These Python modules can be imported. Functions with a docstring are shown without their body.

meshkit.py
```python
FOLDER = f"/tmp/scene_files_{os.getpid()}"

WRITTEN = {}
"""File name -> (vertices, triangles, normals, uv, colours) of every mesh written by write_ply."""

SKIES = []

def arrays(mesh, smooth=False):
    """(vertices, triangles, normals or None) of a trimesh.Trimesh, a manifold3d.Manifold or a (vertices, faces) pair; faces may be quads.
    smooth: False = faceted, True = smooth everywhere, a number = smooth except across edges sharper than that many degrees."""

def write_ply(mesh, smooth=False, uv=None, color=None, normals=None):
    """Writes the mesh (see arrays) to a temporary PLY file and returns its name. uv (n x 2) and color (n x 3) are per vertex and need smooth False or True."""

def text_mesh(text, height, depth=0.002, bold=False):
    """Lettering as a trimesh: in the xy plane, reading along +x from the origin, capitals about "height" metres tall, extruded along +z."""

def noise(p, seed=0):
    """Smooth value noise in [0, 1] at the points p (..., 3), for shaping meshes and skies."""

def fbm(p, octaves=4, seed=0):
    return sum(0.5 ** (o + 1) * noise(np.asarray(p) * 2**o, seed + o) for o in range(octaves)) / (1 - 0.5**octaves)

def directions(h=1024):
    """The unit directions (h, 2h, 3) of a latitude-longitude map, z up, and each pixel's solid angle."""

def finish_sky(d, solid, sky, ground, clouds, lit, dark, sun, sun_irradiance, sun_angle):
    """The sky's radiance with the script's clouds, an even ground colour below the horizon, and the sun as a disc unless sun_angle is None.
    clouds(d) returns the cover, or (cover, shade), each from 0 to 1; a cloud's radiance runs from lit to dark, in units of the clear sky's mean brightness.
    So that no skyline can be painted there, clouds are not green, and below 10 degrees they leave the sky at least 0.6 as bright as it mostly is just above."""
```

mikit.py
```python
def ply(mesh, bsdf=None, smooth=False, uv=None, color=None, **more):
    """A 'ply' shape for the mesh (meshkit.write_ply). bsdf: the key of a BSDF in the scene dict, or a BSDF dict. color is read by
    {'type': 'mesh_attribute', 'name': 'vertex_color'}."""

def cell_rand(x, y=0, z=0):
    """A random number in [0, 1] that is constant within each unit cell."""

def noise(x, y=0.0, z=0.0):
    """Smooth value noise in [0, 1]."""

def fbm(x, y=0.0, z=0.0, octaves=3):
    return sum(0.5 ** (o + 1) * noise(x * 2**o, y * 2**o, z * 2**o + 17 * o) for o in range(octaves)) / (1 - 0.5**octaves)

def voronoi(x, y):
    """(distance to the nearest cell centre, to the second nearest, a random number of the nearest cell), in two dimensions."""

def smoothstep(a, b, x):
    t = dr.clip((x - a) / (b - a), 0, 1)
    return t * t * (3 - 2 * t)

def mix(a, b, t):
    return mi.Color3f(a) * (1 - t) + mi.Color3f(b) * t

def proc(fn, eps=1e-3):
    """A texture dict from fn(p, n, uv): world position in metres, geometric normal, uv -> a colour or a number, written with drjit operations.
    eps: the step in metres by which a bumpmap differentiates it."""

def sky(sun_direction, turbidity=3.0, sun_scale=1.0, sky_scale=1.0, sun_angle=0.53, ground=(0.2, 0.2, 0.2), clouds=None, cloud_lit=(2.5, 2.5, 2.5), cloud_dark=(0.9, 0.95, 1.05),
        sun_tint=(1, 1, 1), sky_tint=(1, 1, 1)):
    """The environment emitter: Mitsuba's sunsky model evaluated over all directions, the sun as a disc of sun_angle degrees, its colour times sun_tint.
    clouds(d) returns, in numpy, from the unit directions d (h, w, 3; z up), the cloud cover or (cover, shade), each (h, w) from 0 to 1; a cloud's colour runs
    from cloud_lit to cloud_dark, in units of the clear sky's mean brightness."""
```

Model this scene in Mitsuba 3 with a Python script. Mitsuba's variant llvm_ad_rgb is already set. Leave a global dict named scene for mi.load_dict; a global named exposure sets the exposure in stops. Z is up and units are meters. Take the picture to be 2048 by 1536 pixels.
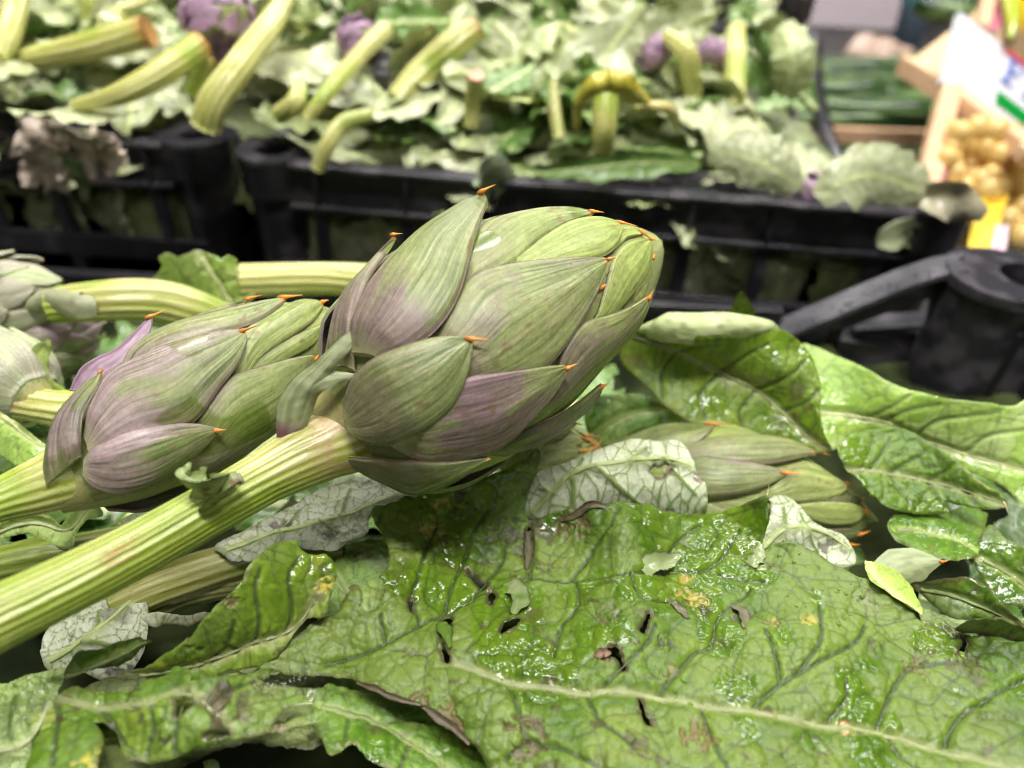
import math, random
import numpy as np
import trimesh, shapely
import mitsuba as mi, drjit as dr
import mikit, meshkit
from scipy.spatial import Delaunay, cKDTree
from scipy.interpolate import RBFInterpolator, PchipInterpolator
from shapely.geometry import Polygon, LineString

random.seed(7)
rng = np.random.default_rng(7)
T = mi.ScalarTransform4f
scene, labels = {}, {}

# ------------------------------------------------------------------ camera
F, PITCH, ROLL = 1500.0, math.radians(38), math.radians(3)
CAM = np.array([0.0, 0.0, 0.195])
FW = np.array([0, math.cos(PITCH), -math.sin(PITCH)])
UP0 = np.array([0, math.sin(PITCH), math.cos(PITCH)])
RT = math.cos(ROLL) * np.array([1.0, 0, 0]) + math.sin(ROLL) * UP0
UP = math.cos(ROLL) * UP0 - math.sin(ROLL) * np.array([1.0, 0, 0])
FOCUS = 0.232
scene['camera'] = {'type': 'thinlens', 'fov': math.degrees(2 * math.atan(1024 / F)), 'fov_axis': 'x', 'aperture_radius': 0.0021,
                   'focus_distance': FOCUS, 'near_clip': 0.01, 'far_clip': 60.0,
                   'to_world': T().look_at(origin=CAM.tolist(), target=(CAM + FW).tolist(), up=UP.tolist())}
exposure = -0.04

# ------------------------------------------------------------------ light: unseen strip lamps over the market stall, and an added front fill
LAMPS = [(-0.30, 1.15, 1.35, 0.75, 0.10, 88.0), (0.75, 0.95, 1.40, 0.75, 0.10, 74.0), (-0.60, 0.10, 1.40, 0.75, 0.10, 36.0),
         (0.12, 0.0, 1.40, 0.75, 0.10, 118.0), (0.0, 3.2, 1.40, 1.9, 0.12, 120.0), (0.15, -1.25, 1.35, 1.3, 0.12, 17.0)]  # last entry is a fill lamp added behind the camera
LAMP_TINT = (1.0, 0.975, 0.95)


def sub(v, *k):
    return np.asarray(v, float)


def ray(x, y):
    u, v = (np.asarray(x, float) - 1024) / F, (np.asarray(y, float) - 768) / F
    return FW + u[..., None] * RT - v[..., None] * UP


def P(x, y, d):
    """the point at depth d (metres along the view axis) seen at x, y of the photograph"""
    return CAM + ray(x, y) * np.asarray(d, float)[..., None]


def PZ(x, y, z):
    """the point at height z seen at x, y"""
    r = ray(x, y)
    t = (np.asarray(z, float) - CAM[2]) / r[..., 2]
    return CAM + r * t[..., None]


def depth_of(p):
    return (p - CAM) @ FW


def crop(x0, y0, k, s):
    a = np.array([[float(q) for q in w.split(',')] for w in s.split()])
    return a / k + [x0, y0]


def c1(s): return crop(500, 340, 2.2756, s)
def c2(s): return crop(0, 480, 2.9257, s)
def c3(s): return crop(0, 950, 2.56, s)
def c4(s): return crop(700, 900, 2.4157, s)
def c5(s): return crop(1300, 900, 2.4144, s)
def c6(s): return crop(1050, 560, 2.052, s)
def c0(s): return crop(0, 0, 1.0, s)


# ------------------------------------------------------------------ scene entries
def new(name):
    k, i = name, 0
    while k in labels or k in scene or any(q.startswith(k + '__') for q in scene):
        i += 1
        k = f'{name}_{i:03d}'
    return k


def thing(name, label, cat, group=None, kind=None):
    k = new(name)
    labels[k] = {'label': label, 'category': cat}
    if group: labels[k]['group'] = group
    if kind: labels[k]['kind'] = kind
    return k


def put(key, mesh, bsdf, smooth=True, color=None, uv=None, label=None, **more):
    scene[key] = mikit.ply(mesh, bsdf, smooth=smooth, color=color, uv=uv, **more)
    if label: labels.setdefault(key, {})['label'] = label
    return key


def part(parent, name, mesh, bsdf, smooth=True, color=None, uv=None, label=None):
    return put(new(parent + '__' + name), mesh, bsdf, smooth, color, uv, label)


# ------------------------------------------------------------------ noise that numpy and the textures share
def nz(p):
    p = np.asarray(p, float)
    i = np.floor(p)
    t = p - i
    t = t * t * (3 - 2 * t)
    b = (i.astype(np.int64) + 1000000).astype(np.uint64)
    M = np.uint64(0xFFFFFFFF)

    def h(dx, dy, dz):
        q = ((b[..., 0] + np.uint64(dx)) * np.uint64(374761393) + (b[..., 1] + np.uint64(dy)) * np.uint64(668265263) + (b[..., 2] + np.uint64(dz)) * np.uint64(2147483647)) & M
        q = ((q ^ (q >> np.uint64(13))) * np.uint64(1274126177)) & M
        return ((q ^ (q >> np.uint64(16))) & np.uint64(0xFFFFFF)).astype(float) / 16777215.0
    out = 0
    for a, c, d in np.ndindex(2, 2, 2):
        w = (t[..., 0] if a else 1 - t[..., 0]) * (t[..., 1] if c else 1 - t[..., 1]) * (t[..., 2] if d else 1 - t[..., 2])
        out = out + w * h(a, c, d)
    return out


def fb(p, o=3):
    p = np.asarray(p, float)
    return sum(0.5 ** (k + 1) * nz(p * 2 ** k + np.array([0, 0, 17 * k])) for k in range(o)) / (1 - 0.5 ** o)


def ss(a, b, x):
    t = np.clip((x - a) / (b - a), 0, 1)
    return t * t * (3 - 2 * t)


def lerp(a, b, t):
    t = np.asarray(t)[..., None]
    return np.asarray(a, float) * (1 - t) + np.asarray(b, float) * t


WETF = 62.0
def wet_np(p): return ss(0.49, 0.60, fb(p * WETF, 2))
def wet_tx(p): return mikit.smoothstep(0.49, 0.60, mikit.fbm(p.x * WETF, p.y * WETF, p.z * WETF, 2))


BWF = 48.0
def bwet_np(p): return ss(0.57, 0.585, fb(p * BWF + 5, 2))
def bwet_tx(p): return mikit.smoothstep(0.57, 0.585, mikit.fbm(p.x * BWF + 5, p.y * BWF + 5, p.z * BWF + 5, 2))


# ------------------------------------------------------------------ materials
ATTR = {'type': 'mesh_attribute', 'name': 'vertex_color'}


def two(b): return {'type': 'twosided', 'bsdf': b}


def bump(b, fn, scale, eps): return {'type': 'bumpmap', 'arbitrary': mikit.proc(fn, eps=eps), 'scale': scale, 'bsdf': b}


def fine(f): return lambda p, n, uv: mikit.noise(p.x * f, p.y * f, p.z * f)


def leaf_rough(p, n, uv): return mikit.mix(mi.Color3f(0.5), mi.Color3f(0.21), wet_tx(p))


scene['mat_leaf'] = two(bump({'type': 'principled', 'base_color': ATTR, 'roughness': mikit.proc(leaf_rough), 'specular': 0.42}, fine(700), 0.00026, 2e-4))
scene['mat_pale'] = two(bump({'type': 'principled', 'base_color': ATTR, 'roughness': 0.62, 'specular': 0.35, 'sheen': 0.3}, fine(900), 0.0002, 2e-4))
scene['mat_far'] = two({'type': 'principled', 'base_color': ATTR, 'roughness': 0.36, 'specular': 0.6})


def fibre(p, n, uv): return mikit.noise(uv.x * 70, uv.y * 7)
def bract_rough(p, n, uv): return mikit.mix(mi.Color3f(0.62), mi.Color3f(0.24), bwet_tx(p))
scene['mat_bract'] = two(bump({'type': 'principled', 'base_color': ATTR, 'roughness': 0.44, 'specular': 0.42, 'sheen': 0.2}, fibre, 0.00016, 3e-4))
scene['mat_bract_wet'] = two({'type': 'principled', 'base_color': ATTR, 'roughness': mikit.proc(bract_rough), 'specular': 0.5})
scene['mat_stem'] = two(bump({'type': 'principled', 'base_color': ATTR, 'roughness': 0.34, 'specular': 0.5}, lambda p, n, uv: mikit.noise(uv.x * 70, uv.y * 6), 0.00012, 3e-4))
def spine_tx(p, n, uv): return mikit.mix(mikit.mix((.36, .15, .03), (.80, .27, .035), mikit.smoothstep(.1, .4, uv.x)), (.83, .40, .08), mikit.smoothstep(.75, 1.0, uv.x)) * (.75 + .5 * mikit.noise(p.x * 900, p.y * 900, p.z * 900))
scene['mat_spine'] = {'type': 'principled', 'base_color': mikit.proc(spine_tx), 'roughness': 0.4, 'specular': 0.4}
scene['mat_dull_spine'] = {'type': 'principled', 'base_color': mikit.proc(lambda p, n, uv: mikit.mix((.55, .22, .05), (.22, .10, .04), mikit.smoothstep(.6, 1.0, uv.x))), 'roughness': 0.5, 'specular': 0.3}
scene['mat_pale_spine'] = {'type': 'principled', 'base_color': {'type': 'rgb', 'value': [.6, .48, .28]}, 'roughness': 0.4, 'specular': 0.4}


def tinted(key, a, b, f=300, rough=0.5, spec=0.4):
    a, b = [float(q) for q in a], [float(q) for q in b]
    scene[key] = two({'type': 'principled', 'base_color': mikit.proc(lambda p, n, uv: mikit.mix(a, b, mikit.noise(p.x * f, p.y * f, p.z * f))), 'roughness': rough, 'specular': spec})


def plain_bract(key, lo, hi, pu0, pu1, amt):
    def fn(p, n, uv):
        i = dr.floor(uv.y); v = uv.y - i
        fib = mikit.noise(uv.x * 80, v * 4, i * 3)
        low = mikit.noise(uv.x * 4 + i * 7, v * 2.5)
        c = mikit.mix(mikit.mix(lo, hi, fib), mikit.mix(pu0, pu1, fib), amt * mikit.smoothstep(.35, .75, low + .3 * mikit.cell_rand(i)))
        c = mikit.mix(c, (.33, .26, .12), .6 * mikit.smoothstep(.92, .98, v))
        return c * (.85 + .3 * mikit.noise(p.x * 1500, p.y * 1500, p.z * 1500))
    scene[key] = two({'type': 'principled', 'base_color': mikit.proc(fn), 'roughness': .5, 'specular': .35})


plain_bract('mat_bract_green', (.19, .25, .05), (.34, .40, .12), (.15, .095, .11), (.28, .21, .22), .25)
plain_bract('mat_bract_mauve', (.16, .20, .08), (.30, .34, .15), (.15, .095, .11), (.30, .22, .24), .9)
plain_bract('mat_bract_pale', (.26, .32, .15), (.46, .50, .28), (.2, .14, .16), (.40, .31, .33), .5)
plain_bract('mat_bract_purple', (.24, .16, .20), (.42, .30, .38), (.22, .11, .20), (.46, .29, .43), .9)
scene['mat_plastic'] = {'type': 'principled', 'base_color': mikit.proc(lambda p, n, uv: mikit.mix((.014, .013, .016), (.040, .037, .038), mikit.smoothstep(.5, .8, mikit.fbm(p.x * 60, p.y * 60, p.z * 60, 2)))), 'roughness': 0.3, 'specular': 0.5}
scene['mat_bed'] = two({'type': 'principled', 'base_color': ATTR, 'roughness': 0.95, 'specular': 0.1})
scene['mat_plastic_worn_sheen'] = two({'type': 'principled', 'base_color': mikit.proc(lambda p, n, uv: mikit.mix((.022, .020, .025), (.070, .064, .072), mikit.smoothstep(.35, .75, mikit.fbm(p.x * 90, p.y * 90, p.z * 90, 2)))), 'roughness': 0.34, 'specular': 0.5})  # scuffed plastic, base also lightened to stand for lamp sheen on rim tops
scene['mat_plastic_grey'] = two({'type': 'principled', 'base_color': mikit.proc(lambda p, n, uv: mikit.mix((.045, .043, .050), (.105, .10, .11), mikit.smoothstep(.3, .8, mikit.fbm(p.x * 70, p.y * 70, p.z * 70, 2)))), 'roughness': 0.36, 'specular': 0.5})
scene['mat_plastic_floor'] = {'type': 'principled', 'base_color': {'type': 'rgb', 'value': [0.008, 0.008, 0.009]}, 'roughness': 0.8, 'specular': 0.1}
scene['mat_wood'] = {'type': 'principled', 'roughness': 0.6, 'base_color': mikit.proc(lambda p, n, uv: mikit.mix((0.62, 0.36, 0.2), (0.74, 0.5, 0.3), mikit.noise(p.x * 60, p.y * 60, p.z * 300)))}
scene['mat_any'] = two({'type': 'principled', 'base_color': ATTR, 'roughness': 0.5, 'specular': 0.4})
scene['mat_gloss'] = two({'type': 'principled', 'base_color': ATTR, 'roughness': 0.2, 'specular': 0.5})
scene['mat_leaf_drop'] = {'type': 'principled', 'base_color': {'type': 'rgb', 'value': [.10, .19, .02]}, 'roughness': .04, 'specular': .5}
scene['mat_crate_drop'] = {'type': 'principled', 'base_color': {'type': 'rgb', 'value': [.03, .03, .035]}, 'roughness': .04, 'specular': .6}
scene['mat_wall'] = {'type': 'principled', 'roughness': 0.7, 'base_color': mikit.proc(lambda p, n, uv: mikit.mix((0.66, 0.56, 0.60), (0.74, 0.64, 0.68), mikit.fbm(p.x * 9, p.y * 9, p.z * 9)))}
scene['mat_table'] = {'type': 'principled', 'roughness': 0.6, 'base_color': mikit.proc(lambda p, n, uv: mikit.mix((0.03, 0.03, 0.03), (0.06, 0.055, 0.05), mikit.fbm(p.x * 30, p.y * 30, p.z * 30)))}
scene['mat_case'] = {'type': 'principled', 'base_color': {'type': 'rgb', 'value': [0.5, 0.5, 0.5]}, 'roughness': 0.5}


# ------------------------------------------------------------------ mesh helpers
def box(x0, x1, y0, y1, z0, z1, r=0.0):
    b = trimesh.creation.box([x1 - x0, y1 - y0, z1 - z0])
    b.apply_translation([(x0 + x1) / 2, (y0 + y1) / 2, (z0 + z1) / 2])
    return b


def cat(ms): return trimesh.util.concatenate(ms)


def rbox(dx, dy, dz, r):
    import manifold3d as m3
    pts = np.array([[sx * (dx / 2 - r), sy * (dy / 2 - r), sz * (dz / 2 - r)] for sx in (-1, 1) for sy in (-1, 1) for sz in (-1, 1)])
    s = trimesh.creation.icosphere(subdivisions=1, radius=r).vertices
    v = (pts[:, None] + s[None]).reshape(-1, 3)
    return trimesh.convex.convex_hull(v)


def beam(a, b, w, h, up=(0, 0, 1), r=0.0012):
    """a rounded bar from a to b, w wide, h high"""
    a, b = np.asarray(a, float), np.asarray(b, float)
    x = b - a
    L = np.linalg.norm(x); x /= L
    y = np.cross(up, x); y /= np.linalg.norm(y)
    z = np.cross(x, y)
    m = rbox(L, w, h, min(r, w / 2.2, h / 2.2))
    M = np.eye(4); M[:3, 0], M[:3, 1], M[:3, 2], M[:3, 3] = x, y, z, (a + b) / 2
    m.apply_transform(M)
    return m


def catmull(p, n, closed=False):
    p = np.asarray(p, float)
    if len(p) < 3 and not closed:
        t = np.linspace(0, 1, n)[:, None]
        return p[0] * (1 - t) + p[-1] * t
    q = np.vstack([p[-1], p, p[0], p[1]]) if closed else np.vstack([2 * p[0] - p[1], p, 2 * p[-1] - p[-2]])
    m = len(p) if closed else len(p) - 1
    out = []
    for k in range(m):
        a, b, c, d = q[k:k + 4]
        t = np.linspace(0, 1, 16, endpoint=False)[:, None]
        out.append(0.5 * (2 * b + (c - a) * t + (2 * a - 5 * b + 4 * c - d) * t ** 2 + (3 * b - a - 3 * c + d) * t ** 3))
    out = np.vstack(out + ([] if closed else [p[-1:]]))
    if closed: out = np.vstack([out, out[:1]])
    s = np.r_[0, np.cumsum(np.linalg.norm(np.diff(out, axis=0), axis=1))]
    if n is None: n = 2
    t = np.linspace(0, s[-1], n + (1 if closed else 0))
    r = np.stack([np.interp(t, s, out[:, k]) for k in range(out.shape[1])], 1)
    return r[:-1] if closed else r


def length(p): return np.linalg.norm(np.diff(p, axis=0), axis=1).sum()


def frames(c):
    t = np.gradient(c, axis=0); t /= np.linalg.norm(t, axis=1, keepdims=True)
    n = np.cross(t[0], [0.3, 0.1, 0.95]); n /= np.linalg.norm(n)
    N = []
    for k in range(len(c)):
        n = n - t[k] * (n @ t[k]); n = n / np.linalg.norm(n); N.append(n)
    N = np.array(N)
    return t, N, np.cross(t, N)


def grid_faces(a, b, wrap=False):
    i, j = np.meshgrid(np.arange(a - 1), np.arange(b if wrap else b - 1), indexing='ij')
    j2 = (j + 1) % b
    return np.stack([i * b + j, (i + 1) * b + j, (i + 1) * b + j2, i * b + j2], -1).reshape(-1, 4)


def tube(c, r, k=10, flat=1.0, updir=None, caps=True):
    c = np.asarray(c, float); r = np.broadcast_to(r, len(c))
    t, n, b = frames(c)
    if updir is not None:
        n = np.asarray(updir) - t * (t @ np.asarray(updir))[:, None]; n /= np.linalg.norm(n, axis=1, keepdims=True); b = np.cross(t, n)
    th = np.arange(k) * 2 * np.pi / k
    v = c[:, None] + r[:, None, None] * (np.cos(th)[None, :, None] * n[:, None] * flat + np.sin(th)[None, :, None] * b[:, None])
    v = v.reshape(-1, 3); f = grid_faces(len(c), k, True)
    f = np.vstack([f[:, [0, 1, 2]], f[:, [0, 2, 3]]])
    if caps:
        v = np.vstack([v, c[:1], c[-1:]])
        i = np.arange(k); m = len(c) * k
        f = np.vstack([f, np.stack([i, (i + 1) % k, i * 0 + m], 1), np.stack([(i + 1) % k + m - k, i + m - k, i * 0 + m + 1], 1)])
    return v, f[:, ::-1]


# ------------------------------------------------------------------ stalks: ribbed, with a cut end
def stalk(c, r, ribs=13, res=(120, 90), seed=0, tint=1.0, cut0=None, cut1=None, green=0.0, flare=None, scar=None, amp=0.07, neck=0.0):
    nL, nT = res
    c = catmull(c, nL); r = np.interp(np.linspace(0, 1, nL), np.linspace(0, 1, len(r)), r)
    t, n, b = frames(c)
    th = np.arange(nT) * 2 * np.pi / nT
    S, TH = np.meshgrid(np.linspace(0, 1, nL), th, indexing='ij')
    L = length(c)
    w = TH + 0.25 * (nz(np.stack([S * 3, TH * 0 + seed, TH * 0], -1)) - 0.5)
    rnd = nz(np.stack([np.cos(w) * 2.2, np.sin(w) * 2.2, S * 0 + seed * 3.3], -1))
    rib = 0.5 + 0.5 * np.cos(ribs * w + 3 * rnd)
    rib = rib * (0.55 + 0.9 * nz(np.stack([np.cos(w) * 3.1, np.sin(w) * 3.1, S * 2 + seed], -1)))
    lump = nz(np.stack([np.cos(w) * 1.3, np.sin(w) * 1.3, S * L * 45 + seed * 7], -1)) - 0.5
    R = r[:, None] * (1 + amp * (rib - 0.4) * (1 - neck * ss(.72, .9, S)) + 0.07 * lump)
    v = c[:, None] + R[..., None] * (np.cos(th)[None, :, None] * n[:, None] + np.sin(th)[None, :, None] * b[:, None])
    fi = nz(np.stack([np.cos(w) * 13, np.sin(w) * 13, S * L * 22 + seed], -1)) * .65 + .35 * nz(np.stack([np.cos(w) * 34, np.sin(w) * 34, S * L * 50 + seed], -1))
    big = fb(np.stack([v[..., 0] * 38, v[..., 1] * 38, v[..., 2] * 38 + seed], -1), 2)
    ridge, groove = np.array([0.58, 0.555, 0.25]), np.array([0.275, 0.29, 0.035])
    k = np.clip(rib * 0.7 + (fi - 0.5) * 1.5 + 0.12, 0, 1)
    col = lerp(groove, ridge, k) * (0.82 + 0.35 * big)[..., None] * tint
    col = lerp(col, col * [0.62, 0.8, 0.4], ss(0.42, 0.62, big + green))
    if scar: col = scar(col, S, w % (2 * np.pi), v)
    sp = nz(v * 900)
    col = lerp(col, [0.16, 0.12, 0.05], ss(0.83, 0.9, sp) * 0.45)
    for cut, at in ((cut0, S), (cut1, 1 - S)):
        if cut is not None: col = lerp(col, cut, ss(0.09, 0.0, at) * 0.9)
    uv = np.stack([TH / (2 * np.pi), S * L * 40], -1)
    f = grid_faces(nL, nT, True)
    V = np.vstack([v.reshape(-1, 3), c[:1] - t[:1] * r[0] * 0.05, c[-1:] + t[-1:] * r[-1] * 0.05])
    C = np.vstack([col.reshape(-1, 3), np.array(cut0 if cut0 is not None else [0.5, 0.52, 0.3])[None], np.array(cut1 if cut1 is not None else [0.5, 0.52, 0.3])[None]])
    U = np.vstack([uv.reshape(-1, 2), [[0.5, 0]], [[0.5, 1]]])
    i = np.arange(nT); m = nL * nT
    F3 = np.vstack([f[:, [0, 1, 2]], f[:, [0, 2, 3]], np.stack([i, (i + 1) % nT, i * 0 + m], 1)[:, ::-1], np.stack([(i + 1) % nT + m - nT, i + m - nT, i * 0 + m + 1], 1)[:, ::-1]])
    # orientation: outward
    e = V[F3[0]]; nn = np.cross(e[1] - e[0], e[2] - e[0])
    if nn @ (e.mean(0) - c[0]) < 0: F3 = F3[:, ::-1]
    return (V, F3), C, U


# ------------------------------------------------------------------ leaves laid over the heap
GREEN = dict(a=(0.045, 0.108, 0.006), b=(0.135, 0.225, 0.018), dry=(0.165, 0.228, 0.052), vein=(0.045, 0.070, 0.020), rib=(0.235, 0.265, 0.115))
PALE = dict(a=(0.42, 0.45, 0.30), b=(0.58, 0.60, 0.45), dry=(0.56, 0.59, 0.42), vein=(0.135, 0.20, 0.045), rib=(0.32, 0.38, 0.15))
GREYG = dict(a=(0.20, 0.27, 0.10), b=(0.33, 0.40, 0.18), dry=(0.34, 0.40, 0.21), vein=(0.10, 0.15, 0.04), rib=(0.38, 0.42, 0.22))
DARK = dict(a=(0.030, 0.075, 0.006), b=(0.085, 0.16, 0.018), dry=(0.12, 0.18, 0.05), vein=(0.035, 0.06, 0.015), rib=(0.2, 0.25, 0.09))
LIME = dict(a=(0.16, 0.31, 0.025), b=(0.31, 0.46, 0.085), dry=(0.33, 0.45, 0.13), vein=(0.12, 0.18, 0.045), rib=(0.42, 0.46, 0.2))


def jag(poly, amp, scale, seed):
    """an uneven margin"""
    p = poly
    t = np.roll(p, -1, 0) - np.roll(p, 1, 0)
    n = np.stack([t[:, 1], -t[:, 0]], 1); n /= np.maximum(np.linalg.norm(n, axis=1, keepdims=True), 1e-9)
    q = np.c_[p / scale, np.full(len(p), seed * 1.7)]
    return p + n * (amp * (fb(q, 3) - 0.5) * 2)[:, None]


def leaf(name, label, outline, ctrl, style, cat_='leaf', group=None, midrib=None, veins=(), holes=(), sp=3.0, seed=0, wave=0.0012, wavef=55, puff=0.00045, cell=0.0042,
         curl=0.0015, mat='mat_leaf', jagged=4.0, brown=0.35, ribw=0.0011, wetk=1.0, raised=False, spots=0.5, tone=None, parent=None, spine=None, rip=()):
    pal = style
    out = catmull(outline, max(24, int(length(np.vstack([outline, outline[:1]])) / (sp * 1.0))), closed=True)
    out = jag(out, jagged, 26.0, seed + 1)
    poly = Polygon(out).buffer(0)
    if poly.geom_type != 'Polygon': poly = max(poly.geoms, key=lambda g: g.area)
    for h_ in holes:
        hp = Polygon(jag(catmull(h_, max(12, int(length(np.vstack([h_, h_[:1]])) / (sp * .6))), closed=True), 5.5, 8.0, seed + 5)).buffer(0)
        poly = poly.difference(hp)
        if poly.geom_type != 'Polygon': poly = max(poly.geoms, key=lambda g: g.area)
    rings = [np.array(poly.exterior.segmentize(sp).coords)[:-1]] + [np.array(i.segmentize(sp).coords)[:-1] for i in poly.interiors]
    bnd = np.vstack(rings)
    x0, y0, x1, y1 = poly.bounds
    xs, ys = np.arange(x0, x1, sp), np.arange(y0, y1, sp * 0.87)
    X, Y = np.meshgrid(xs, ys)
    X = X + (np.arange(len(ys)) % 2)[:, None] * sp * 0.5
    r2 = np.random.default_rng(seed + 11)
    g = np.stack([X.ravel(), Y.ravel()], 1) + r2.uniform(-0.18, 0.18, (X.size, 2)) * sp
    g = g[shapely.contains_xy(poly.buffer(-sp * 0.55), g[:, 0], g[:, 1])]
    pts = np.vstack([bnd, g])
    tri = Delaunay(pts).simplices
    cen = pts[tri].mean(1)
    tri = tri[shapely.contains_xy(poly, cen[:, 0], cen[:, 1])]
    a, b, c = (pts[tri[:, k]] for k in range(3))
    ar = (b[:, 0] - a[:, 0]) * (c[:, 1] - a[:, 1]) - (b[:, 1] - a[:, 1]) * (c[:, 0] - a[:, 0])
    tri = tri[np.abs(ar) > 1e-3]; ar = ar[np.abs(ar) > 1e-3]
    tri[ar > 0] = tri[ar > 0][:, ::-1]          # y runs down in the photograph: keep the upper side up
    ctrl = np.asarray(ctrl, float)
    rbf = RBFInterpolator(ctrl[:, :2] / 300.0, ctrl[:, 2], kernel='thin_plate_spline' if len(ctrl) > 3 else 'linear', smoothing=0.002, degree=1 if len(ctrl) > 2 else 0)
    zf = lambda q: rbf(np.asarray(q, float)[:, :2] / 300.0)
    pos = PZ(pts[:, 0], pts[:, 1], zf(pts))

    def normals(pos):
        n = np.zeros_like(pos); fn = np.cross(pos[tri[:, 1]] - pos[tri[:, 0]], pos[tri[:, 2]] - pos[tri[:, 0]])
        for k in range(3): np.add.at(n, tri[:, k], fn)
        return n / np.maximum(np.linalg.norm(n, axis=1, keepdims=True), 1e-12)
    nrm = normals(pos)
    if nrm[:, 2].mean() < 0: tri = tri[:, ::-1]; nrm = -nrm
    # distances along the leaf
    def dist(lines, n=400):
        best, at = np.full(len(pts), 60.0), np.zeros(len(pts))
        for l in lines:
            q = catmull(l, n)
            d, i = cKDTree(PZ(q[:, 0], q[:, 1], zf(q))).query(pos)
            m = d < best
            best[m], at[m] = d[m], i[m] / n
        return best, at
    dm, tm = dist([midrib]) if midrib is not None else (np.full(len(pts), 60.0), np.zeros(len(pts)))
    ds, ts = dist(veins, 160) if len(veins) else (np.full(len(pts), 60.0), np.zeros(len(pts)))
    db = cKDTree(pos[:len(bnd)]).query(pos)[0]
    dh = cKDTree(pos[len(rings[0]):len(bnd)]).query(pos)[0] if len(rings) > 1 else np.full(len(pts), 9.0)
    base = pos + 0.0016 * np.stack([fb(pos * 160 + seed, 2) - 0.5, fb(pos * 160 + seed + 40, 2) - 0.5, 0 * dm], 1)
    def cells(size, sd):
        lo, hi = pos.min(0) - size * 2, pos.max(0) + size * 2
        n = int(np.clip((hi[0] - lo[0]) * (hi[1] - lo[1]) / size ** 2, 8, 60000))
        nx = max(2, int((hi[0] - lo[0]) / size)); ny = max(2, int((hi[1] - lo[1]) / size))
        gx, gy = np.meshgrid(np.arange(nx), np.arange(ny))
        q = np.stack([lo[0] + (gx.ravel() + np.random.default_rng(sd).uniform(0, 1, nx * ny)) * size, lo[1] + (gy.ravel() + np.random.default_rng(sd + 1).uniform(0, 1, nx * ny)) * size], 1)
        d, i = cKDTree(q).query(base[:, :2], k=2)
        return (d[:, 1] - d[:, 0]) / size, np.random.default_rng(sd + 2).uniform(0, 1, len(q))[i[:, 0]]
    e1, r1 = cells(cell, seed + 21)
    e2, r2_ = cells(cell * 0.36, seed + 31)
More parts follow.
